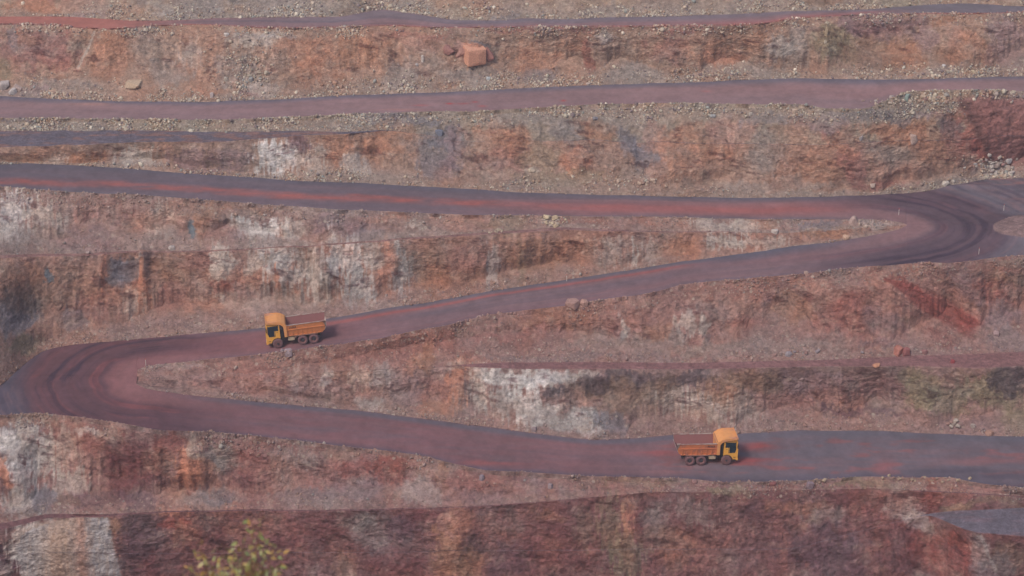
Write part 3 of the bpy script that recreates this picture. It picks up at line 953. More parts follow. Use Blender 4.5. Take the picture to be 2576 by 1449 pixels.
# lowest leg
o = Roadcol('road5'); uu, vv, t = o.uu, o.vv, o.t
o.mx((122, 86, 94), (0.5 + .3 * o.pat) * (1 - sst(1300, 1900, uu)))
o.mx((98, 94, 108), sst(1500, 1900, uu) * (0.8 + .3 * o.pat))
o.mx((136, 86, 90), sst(1600, 1700, uu) * sst(0.25, 0.8, fbm(uu / 75, vv / 11, o=3, seed=96)) * 0.6)
o.mx((94, 94, 110), g(t, .94, .08) * .9); o.mx((82, 80, 98), g(t, .03, .07) * .7)
o.bend(1 - sst(345, 680, uu), o.dL, (120, 84, 90), (82, 62, 74), (132, 80, 84), (76, 76, 94))
o.spots([(1905,1125,46,9,(150,80,82)),(1880,1160,50,8,(146,78,82)),(2225,1170,22,16,(134,92,100)),(1650,1140,60,7,(140,84,90)),(1660,1190,60,8,(126,98,106)),(2480,1160,120,8,(128,94,102)),(2400,1185,140,6,(82,78,94)),(2500,1200,80,6,(80,76,92)),(1240,1165,120,6,(138,88,92))])
o.done()
# middle leg
o = Roadcol('road4'); uu, vv, t = o.uu, o.vv, o.t
o.mx((132, 84, 90), (1 - sst(700, 1150, uu)) * (.5 + .25 * o.s2))
o.mx((88, 90, 106), g(t, .97, .07) * .9); o.mx((152, 88, 88), g(t, .82, .05) * .7 * sst(700, 900, uu) * (1 - sst(1650, 1850, uu)))
o.mx((88, 90, 108), g(t, .95, .22) * .7 * sst(1650, 1900, uu)); o.mx((94, 90, 106), g(t, .03, .10) * .6)
o.bend(1 - sst(345, 680, uu), o.dL, (120, 84, 90), (82, 62, 74), (132, 80, 84), (76, 76, 94))
o.bend(sst(1950, 2284, uu), o.dR, (114, 96, 104), (74, 63, 78), (116, 84, 92), (96, 94, 108))
o.done()
# upper leg
o = Roadcol('road3'); uu, vv, t = o.uu, o.vv, o.t
o.mx((92, 88, 102), (.65 + .25 * o.s2) * (1 - sst(900, 1500, uu)))
tb = np.interp(uu, [-300, 0, 300, 700, 1100, 1500, 2300], [.3, .30, .40, .42, .50, .45, .45])
o.mx((152, 92, 90), g(t, tb + .05 * o.s2, .11) * (.65 + .5 * o.pat))
o.mx((146, 94, 96), g(t, .42, .26) * .8 * sst(1100, 1600, uu))
o.mx((88, 88, 104), g(t, .97, .13) * .85); o.mx((98, 98, 112), g(t, .02, .10) * .6)
o.bend(sst(1950, 2284, uu), o.dR, (114, 96, 104), (74, 63, 78), (116, 84, 92), (96, 94, 108))
o.done()
o = Roadcol('road2'); uu, vv, t = o.uu, o.vv, o.t
o.K = o.K * .4 + np.array((128, 110, 118)) * .6
o.mx((92, 94, 112), g(t, .97, .13) * .85); o.mx((140, 110, 112), g(t, .55, .3) * .3)
o.spots([(1131,261,8,1.8,(178,40,44)),(1165,261,16,2,(150,84,90)),(1055,265,20,2,(150,92,98)),(1195,257,7,1.6,(168,66,72)),(1213,267,10,2,(160,86,90)),(1417,253,6,1.8,(166,66,70)),(1775,230,12,2,(146,98,102)),(230,262,60,3,(146,116,114)),(1000,276,60,2,(146,112,112))]); o.done()
o = Roadcol('roadT'); uu, vv, t = o.uu, o.vv, o.t
o.mx((160, 104, 96), (1 - sst(250, 560, uu)) * .85); o.mx((104, 104, 118), g(t, .85, .3) * .7 * sst(500, 900, uu)); o.mx((148, 94, 94), g(t, .1, .25) * .7 * sst(1600, 1900, uu) * (1 - sst(2150, 2300, uu)))
o.mx((100, 100, 114), sst(2180, 2350, uu) * .8); o.done()
# benches
for w in ('ledge2', 'ledge3', 'ledge4', 'ledge5', 'platform'):
    i = [k for k, s in enumerate(strips) if s[1] == w][0]; s_ = slice(starts[i] + 0, starts[i + 1] + 1)
    n = fbm(UU[s_] / 40, VV[s_] / 5, o=4, seed=99)
    c2 = {'ledge2': (146,104,92), 'ledge3': (154,124,114), 'ledge4': (144,106,104), 'ledge5': (124,86,88), 'platform': (124,104,112)}[w]
    colr[s_] += (np.array(c2) - colr[s_]) * (sst(-.1, .7, n) * .7)[..., None]
colr = np.where((hump > .35)[..., None], np.array((132, 108, 106)) * (1 + .08 * hue2[..., None]), colr)
Pf = P2
lincol = lin(np.clip(colr, 0, 255)).astype(np.float32)
# amount of loose stone
rub = talus * (1 - cliff * .9) * (0.55 + 0.6 * fbm(x / 6, y / 6, z / 6, o=3, seed=100)) * (0.55 + 0.45 * (1 - sst(0.0, 3.5, fade)))
rub = np.maximum(rub, bermm * (0.45 + 0.5 * fbm(x / 5, y / 5, o=2, seed=101)))
for (u0, v0, ru, rv, am) in [(610,180,70,60,.8),(480,35,200,18,.7),(760,35,120,16,.8),(1100,30,150,20,.8),(1550,30,200,14,.7),(1850,30,150,12,.6),(1390,558,60,16,1.),(2330,250,110,14,1.2),(2500,425,70,30,1.2),(2180,560,80,16,.8),(900,440,120,20,.5),(1500,455,160,22,.7),(150,220,100,24,.5),(1800,190,260,16,.8),(2450,180,140,14,.9),(1000,215,200,20,.8),(1250,195,90,24,.7),(1640,280,260,14,.8),(2000,285,160,14,.8),(1000,300,140,14,.9),(1470,1070,60,30,.6)]:
    rub = np.maximum(rub, am * np.exp(-(((UU - u0) / ru) ** 2 + ((VV - v0) / rv) ** 2)) * wallm)
rub[np.isin(vw, ['W4', 'W4u', 'b4'])[:, None] & (U < 352)[None]] = 0; rub[np.isin(vw, ['W3', 'W3u', 'b3'])[:, None] & (U > 2280)[None]] = 0; rub[(np.arange(NR)[:, None] >= 0) & isroad[:, None] & np.ones((1, NU), bool)] = 0
rub = rub * (1 - .85 * sp_m) * wallm * (1 - .85 * np.exp(-(((UU - 2530) / 110) ** 4 + ((VV - 325) / 72) ** 4)))
zone = 1 - 0.55 * sst(420, 700, VV)                          # far upper benches carry paler, coarser stone
rub = np.clip(rub, 0, 1.2).astype(np.float32)

# ------------------------------------------------------------------ materials
def newmat(name):
    m = bpy.data.materials.new(name); m.use_nodes = True; nt = m.node_tree
    return m, nt, nt.nodes.get('Principled BSDF')
def nd(nt, t, **kw):
    n = nt.nodes.new(t)
    for k, v in kw.items(): setattr(n, k, v)
    return n
def ground_mat(name, stones=True):
    m, nt, bs = newmat(name); L = nt.links
    at = nd(nt, 'ShaderNodeAttribute', attribute_name='tint')
    tc = nd(nt, 'ShaderNodeTexCoord')
    n1 = nd(nt, 'ShaderNodeTexNoise'); n1.inputs['Scale'].default_value = 1.6 if stones else 1.2; n1.inputs['Detail'].default_value = 9; n1.inputs['Roughness'].default_value = .84 if stones else .75
    L.new(tc.outputs['Object'], n1.inputs['Vector'])
    mr = nd(nt, 'ShaderNodeMapRange'); mr.inputs[1].default_value = .3; mr.inputs[2].default_value = .7
    mr.inputs[3].default_value = .52 if stones else .88; mr.inputs[4].default_value = 1.52 if stones else 1.12
    L.new(n1.outputs['Fac'], mr.inputs[0])
    mul = nd(nt, 'ShaderNodeMix', data_type='RGBA', blend_type='MULTIPLY'); mul.inputs[0].default_value = 1
    L.new(at.outputs['Color'], mul.inputs[6]); L.new(mr.outputs[0], mul.inputs[7])
    out = mul.outputs[2]; hgt = n1.outputs['Fac']
    if stones:
        wv_ = nd(nt, 'ShaderNodeTexNoise'); wv_.inputs['Scale'].default_value = 1.1; wv_.inputs['Detail'].default_value = 3; L.new(tc.outputs['Object'], wv_.inputs['Vector'])
        ad = nd(nt, 'ShaderNodeMix', data_type='RGBA', blend_type='ADD'); ad.inputs[0].default_value = .9; L.new(tc.outputs['Object'], ad.inputs[6]); L.new(wv_.outputs['Color'], ad.inputs[7])
        fac = []
        for sc_, mp_ in ((0.85, (1, 1, 1.9)), (2.3, (1, 1, 1.7))):
            mp = nd(nt, 'ShaderNodeMapping'); mp.inputs['Scale'].default_value = mp_; L.new(ad.outputs[2], mp.inputs['Vector'])
            vo = nd(nt, 'ShaderNodeTexVoronoi'); vo.inputs['Scale'].default_value = sc_; L.new(mp.outputs[0], vo.inputs['Vector'])
            sp_ = nd(nt, 'ShaderNodeSeparateColor'); L.new(vo.outputs['Color'], sp_.inputs[0]); fac.append(sp_.outputs[0])
        av = nd(nt, 'ShaderNodeMath', operation='ADD'); L.new(fac[0], av.inputs[0]); L.new(fac[1], av.inputs[1])
        r3 = nd(nt, 'ShaderNodeMapRange'); r3.inputs[1].default_value = .2; r3.inputs[2].default_value = 1.8; r3.inputs[3].default_value = .80; r3.inputs[4].default_value = 1.20; L.new(av.outputs[0], r3.inputs[0])
        m3 = nd(nt, 'ShaderNodeMix', data_type='RGBA', blend_type='MULTIPLY'); m3.inputs[0].default_value = 1; L.new(out, m3.inputs[6]); L.new(r3.outputs[0], m3.inputs[7]); out = m3.outputs[2]
        ra = nd(nt, 'ShaderNodeAttribute', attribute_name='rubble')
        prev = out
        for sc, thr, br in ((1.7, .42, 1), (3.6, .60, 1)):
            vo = nd(nt, 'ShaderNodeTexVoronoi'); vo.inputs['Scale'].default_value = sc; vo.inputs['Randomness'].default_value = 1
            L.new(tc.outputs['Object'], vo.inputs['Vector'])
            sp = nd(nt, 'ShaderNodeSeparateColor'); L.new(vo.outputs['Color'], sp.inputs[0])
            # a cell is a stone when its random value is below the rubble amount
            lt = nd(nt, 'ShaderNodeMath', operation='MULTIPLY'); lt.inputs[1].default_value = thr; L.new(ra.outputs['Fac'], lt.inputs[0])
            cmp_ = nd(nt, 'ShaderNodeMath', operation='LESS_THAN'); L.new(sp.outputs[0], cmp_.inputs[0]); L.new(lt.outputs[0], cmp_.inputs[1])
            rd = nd(nt, 'ShaderNodeMath', operation='LESS_THAN'); rd.inputs[1].default_value = .40; L.new(vo.outputs['Distance'], rd.inputs[0])
            mk = nd(nt, 'ShaderNodeMath', operation='MULTIPLY'); L.new(cmp_.outputs[0], mk.inputs[0]); L.new(rd.outputs[0], mk.inputs[1])
            mk2 = nd(nt, 'ShaderNodeMath', operation='MULTIPLY'); mk2.inputs[1].default_value = .55; L.new(mk.outputs[0], mk2.inputs[0])
            rp = nd(nt, 'ShaderNodeValToRGB'); e = rp.color_ramp.elements
            e[0].position = 0; e[0].color = (*lin((104, 94, 98)), 1); e[1].position = 1; e[1].color = (*lin((184, 172, 158)), 1)
            q = rp.color_ramp.elements.new(.5); q.color = (*lin((158, 132, 118)), 1)
            L.new(sp.outputs[1], rp.inputs[0])
            mx_ = nd(nt, 'ShaderNodeMix', data_type='RGBA'); L.new(mk2.outputs[0], mx_.inputs[0]); L.new(prev, mx_.inputs[6]); L.new(rp.outputs[0], mx_.inputs[7])
            prev = mx_.outputs[2]
        out = prev
        n2 = nd(nt, 'ShaderNodeTexNoise'); n2.inputs['Scale'].default_value = 2.4; n2.inputs['Detail'].default_value = 6; n2.inputs['Roughness'].default_value = .7
        L.new(tc.outputs['Object'], n2.inputs['Vector']); hs = nd(nt, 'ShaderNodeMath', operation='MULTIPLY_ADD'); hs.inputs[1].default_value = .32; L.new(av.outputs[0], hs.inputs[0]); L.new(n2.outputs['Fac'], hs.inputs[2]); hgt = hs.outputs[0]
    L.new(out, bs.inputs['Base Color'])
    bs.inputs['Roughness'].default_value = .95; bs.inputs['Specular IOR Level'].default_value = .15
    bp = nd(nt, 'ShaderNodeBump'); bp.inputs['Strength'].default_value = .8 if stones else .25; bp.inputs['Distance'].default_value = .42 if stones else .06
    L.new(hgt, bp.inputs['Height']); L.new(bp.outputs[0], bs.inputs['Normal'])
    return m
M_ROCK = ground_mat('layered_rock'); M_ROAD = ground_mat('packed_dirt', False)

# ------------------------------------------------------------------ mesh objects of the ground
vidx = np.arange(NR * NU).reshape(NR, NU)
flatP = Pf.reshape(-1, 3); flatC = lincol.reshape(-1, 3); flatR = rub.reshape(-1)
def grid_object(name, rowsel, mat, colsel=None, extra=None):
    """rowsel: boolean per face row; extra: boolean mask per face"""
    a = vidx[:-1, :-1]; b = vidx[:-1, 1:]; c = vidx[1:, 1:]; d = vidx[1:, :-1]
    m = np.repeat(rowsel[:, None], NU - 1, 1)
    if extra is not None: m = m & extra
    # drop faces that have collapsed to nothing
    h0 = np.zeros((NR - 1, NU))
    for i_, (k_, w_, n_) in enumerate(strips): h0[starts[i_]:starts[i_ + 1]] = np.linalg.norm(P[starts[i_ + 1]] - P[starts[i_]], axis=1)[None]
    hh = np.maximum(h0[:, :-1], h0[:, 1:])
    h1 = np.linalg.norm(Pf[1:] - Pf[:-1], axis=2); h1 = np.maximum(h1[:, :-1], h1[:, 1:])
    m = m & ((hh > 0.03) | ((fk == 'ledge')[:, None] & (h1 > 0.01)))
    q = np.stack([a[m], b[m], c[m], d[m]], 1)
    used = np.unique(q); remap = np.full(NR * NU, -1); remap[used] = np.arange(len(used))
    q = remap[q]
    me = bpy.data.meshes.new(name)
    me.vertices.add(len(used)); me.vertices.foreach_set('co', flatP[used].astype(np.float32).ravel())
    me.loops.add(q.size); me.loops.foreach_set('vertex_index', q.astype(np.int32).ravel())
    me.polygons.add(len(q)); me.polygons.foreach_set('loop_start', np.arange(0, q.size, 4, dtype=np.int32)); me.polygons.foreach_set('loop_total', np.full(len(q), 4, np.int32))
    me.update(calc_edges=True)
    me.polygons.foreach_set('use_smooth', np.ones(len(q), bool))
    ca = me.attributes.new('tint', 'FLOAT_COLOR', 'POINT'); cc = np.ones((len(used), 4), np.float32); cc[:, :3] = flatC[used]; ca.data.foreach_set('color', cc.ravel())
    ra = me.attributes.new('rubble', 'FLOAT', 'POINT'); ra.data.foreach_set('value', flatR[used])
    me.materials.append(mat)
    o = bpy.data.objects.new(name, me); col.objects.link(o)
    return o
def setp(o, label=None, cat=None, group=None, kind=None):
    if label: o['label'] = label
    if cat: o['category'] = cat
    if group: o['group'] = group
    if kind: o['kind'] = kind
    return o
fk = face_kind; fwid = face_wid
humpf = (hump[:-1, :-1] > .35)
is_haul = np.isin(fwid, ['road5', 'road4', 'road3'])
t1 = grid_object('terrain', ~np.isin(fk, ['road']), M_ROCK)
setp(t1, 'stepped red, grey and tan rock walls and benches of the open pit', 'pit wall', kind='structure')
# heaps beside the bend belong to the same loose ground
r1 = grid_object('haul_road', is_haul, M_ROAD, extra=~humpf); setp(r1, 'wide dirt haul road folding back in two hairpin bends between the rock walls', 'road', kind='structure')
hp = grid_object('dirt_mound', is_haul, M_ROCK, extra=humpf); setp(hp, 'low dirt mound outside the right hand hairpin bend', 'mound', kind='structure')
r2 = grid_object('bench_road', fwid == 'road2', M_ROAD); setp(r2, 'upper bench road with small red spots below the second wall from the top', 'road', kind='structure')
r3 = grid_object('bench_road', fwid == 'roadT', M_ROAD); setp(r3, 'narrow topmost bench road close to the upper frame edge', 'road', kind='structure')

#OBJECTS
# ------------------------------------------------------------------ loose things on the ground
PU, PV = project(Pf.astype(float))
def ground_at(u, v, rows=None):
    """index of the ground vertex seen at reference position u, v"""
    j = np.abs(U - u).argmin(); m = np.abs(PV[:, j] - v)
    ok = np.arange(NR) > 85
    return int(np.where(ok, m, 1e9).argmin()), int(j)
def paint(name, c, rough=.6, var=.12, scale=3.0, metal=0, spec=.4, dust=None, damt=.0, dscale=1.6):
    """noisy paint: base colour with wear, optional dust patches"""
    m, nt, bs = newmat(name); L = nt.links
    tc = nd(nt, 'ShaderNodeTexCoord'); n = nd(nt, 'ShaderNodeTexNoise'); n.inputs['Scale'].default_value = scale; n.inputs['Detail'].default_value = 6; n.inputs['Roughness'].default_value = .65
    L.new(tc.outputs['Object'], n.inputs['Vector'])
    rp = nd(nt, 'ShaderNodeMapRange'); rp.inputs[1].default_value = .3; rp.inputs[2].default_value = .7; rp.inputs[3].default_value = 1 - var; rp.inputs[4].default_value = 1 + var; L.new(n.outputs['Fac'], rp.inputs[0])
    mu = nd(nt, 'ShaderNodeMix', data_type='RGBA', blend_type='MULTIPLY'); mu.inputs[0].default_value = 1; mu.inputs[6].default_value = (*lin(c), 1); L.new(rp.outputs[0], mu.inputs[7]); out = mu.outputs[2]
    if dust:
        n2 = nd(nt, 'ShaderNodeTexNoise'); n2.inputs['Scale'].default_value = dscale; n2.inputs['Detail'].default_value = 5; L.new(tc.outputs['Object'], n2.inputs['Vector'])
        r2 = nd(nt, 'ShaderNodeMapRange'); r2.inputs[1].default_value = .62 - damt * .4; r2.inputs[2].default_value = .78 - damt * .4; r2.inputs[4].default_value = .85; L.new(n2.outputs['Fac'], r2.inputs[0])
        m2 = nd(nt, 'ShaderNodeMix', data_type='RGBA'); m2.inputs[7].default_value = (*lin(dust), 1); L.new(out, m2.inputs[6]); L.new(r2.outputs[0], m2.inputs[0]); out = m2.outputs[2]
    L.new(out, bs.inputs['Base Color']); bs.inputs['Roughness'].default_value = rough; bs.inputs['Metallic'].default_value = metal; bs.inputs['Specular IOR Level'].default_value = spec
    bp = nd(nt, 'ShaderNodeBump'); bp.inputs['Strength'].default_value = .25; bp.inputs['Distance'].default_value = .02; L.new(n.outputs['Fac'], bp.inputs['Height']); L.new(bp.outputs[0], bs.inputs['Normal'])
    return m
M_STONE, nt, bs = newmat('loose_stone'); at = nd(nt, 'ShaderNodeAttribute', attribute_name='tint'); tc = nd(nt, 'ShaderNodeTexCoord')
n = nd(nt, 'ShaderNodeTexNoise'); n.inputs['Scale'].default_value = 5; n.inputs['Detail'].default_value = 5; nt.links.new(tc.outputs['Object'], n.inputs['Vector'])
mr = nd(nt, 'ShaderNodeMapRange'); mr.inputs[1].default_value = .3; mr.inputs[2].default_value = .7; mr.inputs[3].default_value = .75; mr.inputs[4].default_value = 1.2; nt.links.new(n.outputs['Fac'], mr.inputs[0])
mu = nd(nt, 'ShaderNodeMix', data_type='RGBA', blend_type='MULTIPLY'); mu.inputs[0].default_value = 1; nt.links.new(at.outputs['Color'], mu.inputs[6]); nt.links.new(mr.outputs[0], mu.inputs[7]); nt.links.new(mu.outputs[2], bs.inputs['Base Color'])
bs.inputs['Roughness'].default_value = .95; bs.inputs['Specular IOR Level'].default_value = .15

# scattered rubble: too much to count, one object
phi = (1 + 5 ** .5) / 2
ICO = np.array([(-1,phi,0),(1,phi,0),(-1,-phi,0),(1,-phi,0),(0,-1,phi),(0,1,phi),(0,-1,-phi),(0,1,-phi),(phi,0,-1),(phi,0,1),(-phi,0,-1),(-phi,0,1)]) / math.hypot(1, phi)
ICF = np.array([(0,11,5),(0,5,1),(0,1,7),(0,7,10),(0,10,11),(1,5,9),(5,11,4),(11,10,2),(10,7,6),(7,1,8),(3,9,4),(3,4,2),(3,2,6),(3,6,8),(3,8,9),(4,9,5),(2,4,11),(6,2,10),(8,6,7),(9,8,1)])
def rubble(count):
    vis = (PU > -120) & (PU < 2700) & (PV > -90) & (PV < 1560)
    area = np.zeros((NR, NU)); e = np.linalg.norm(np.diff(Pf, axis=0), axis=2); area[:-1] = e * np.concatenate([np.diff(U), [0]])[None]
    clump = sst(-.35, .75, fbm(x / 2.2, y / 2.2, z / 2.2, o=4, seed=110, g=.65))
    top = 1 + 1.6 * (1 - sst(330, 560, PV))
    edge = 1 + 1.0 * (1 - sst(0, 1.8, fade))
    w = np.where(vis, rub ** 1.3 * area * (0.05 + clump ** 1.5) * top * edge, 0).ravel(); w /= w.sum()
    idx = RNG.choice(NR * NU, size=count, p=w)
    pos = flatP[idx].astype(np.float64) + RNG.normal(0, .10, (count, 3)) * (1, 1, .3)
    up = PV.ravel()[idx] < 480
    sz = np.exp(RNG.normal(math.log(.082), .45, count)) * np.where(up, 1.3, 1.0); sz = np.clip(sz, .05, .42)
    A = RNG.normal(size=(count, 3, 3)); Qm, _ = np.linalg.qr(A)
    sc = RNG.uniform(.5, 1.15, (count, 3)) * sz[:, None]
    jit = 1 + RNG.uniform(-.22, .22, (count, 12, 1))
    V = np.einsum('nij,nkj->nki', Qm, ICO[None] * jit * sc[:, None]) + pos[:, None]
    F = (ICF[None] + (np.arange(count) * 12)[:, None, None]).reshape(-1, 3)
    me = bpy.data.meshes.new('rubble'); me.vertices.add(count * 12); me.vertices.foreach_set('co', V.astype(np.float32).ravel())
    me.loops.add(F.size); me.loops.foreach_set('vertex_index', F.astype(np.int32).ravel()); me.polygons.add(len(F))
    me.polygons.foreach_set('loop_start', np.arange(0, F.size, 3, dtype=np.int32)); me.polygons.foreach_set('loop_total', np.full(len(F), 3, np.int32)); me.update(calc_edges=True)
    # stone colours: mostly the ground's own tone, some pale, some dark
    gc = colr.reshape(-1, 3)[idx]; r = RNG.random(count)[:, None]
    pale = np.where(up[:, None], np.array((200, 190, 172)), np.array((182, 168, 158))) + RNG.normal(0, 12, (count, 1)); tan = np.array((168, 138, 116)) + RNG.normal(0, 12, (count, 1)); dark = np.array((112, 100, 106)) + RNG.normal(0, 10, (count, 1)); tl = np.array((142, 152, 150)) + RNG.normal(0, 10, (count, 1))
    k = np.where(up[:, None], .36, .20)
    sc_ = np.where(r < k, pale, np.where(r < k + .22, tan, np.where(r < k + .30, tl, np.where(r < k + .45, dark, gc * 1.05))))
    wg = np.where(up[:, None], .35, .5); cc = gc * wg + sc_ * (1 - wg)
    big_ = (sz > .3)[:, None]; cc = np.where(big_ & (r < .6), cc * .5 + pale * .5, cc)
    ca = me.attributes.new('tint', 'FLOAT_COLOR', 'POINT'); a4_ = np.ones((count, 12, 4), np.float32); a4_[..., :3] = lin(np.clip(cc, 0, 240))[:, None]; ca.data.foreach_set('color', a4_.ravel())
    me.materials.append(M_STONE); o = bpy.data.objects.new('rubble', me); col.objects.link(o)
    return setp(o, 'loose broken stone lying on the slopes and along the road edges', 'rubble', kind='stuff')
rubble(54000)

# boulders: each one a thing
def rock_mesh(name, w, h, d, color, seed, blocky=.5, sub=True):
    rg = random.Random(seed); bm = bmesh.new()
    if blocky > .9:
        for sx in (-1, 1):
            for sy in (-1, 1):
                for sz_ in (-1, 1): bm.verts.new((sx * w / 2 * rg.uniform(.84, 1.06), sy * d / 2 * rg.uniform(.8, 1.05), sz_ * h / 2 * rg.uniform(.84, 1.06)))
        for _ in range(5): bm.verts.new((rg.uniform(-.4, .4) * w, rg.choice((-1, 1)) * d * .53, rg.uniform(-.4, .4) * h))
    for i in range(26 if blocky <= .9 else 0):
        p = Vector((rg.uniform(-1, 1), rg.uniform(-1, 1), rg.uniform(-1, 1)))
        q = p.normalized(); mxn = max(abs(p.x), abs(p.y), abs(p.z)); cube = p / mxn
        p = q.lerp(cube, blocky) * rg.uniform(.88, 1.0)
        bm.verts.new((p.x * w / 2, p.y * d / 2, p.z * h / 2))
    r = bmesh.ops.convex_hull(bm, input=bm.verts); bmesh.ops.delete(bm, geom=[g_ for g_ in r['geom_interior'] if isinstance(g_, bmesh.types.BMVert)], context='VERTS')
    bmesh.ops.dissolve_limit(bm, angle_limit=R(14), verts=bm.verts, edges=bm.edges)
    bmesh.ops.bevel(bm, geom=list(bm.edges), offset=min(w, h) * .035, segments=1, affect='EDGES')
    me = bpy.data.meshes.new(name); bm.to_mesh(me); bm.free()
    ca = me.attributes.new('tint', 'FLOAT_COLOR', 'POINT'); c = lin(color)
    for i in range(len(me.vertices)): ca.data[i].color = (*c, 1)
    me.materials.append(M_STONE); return me
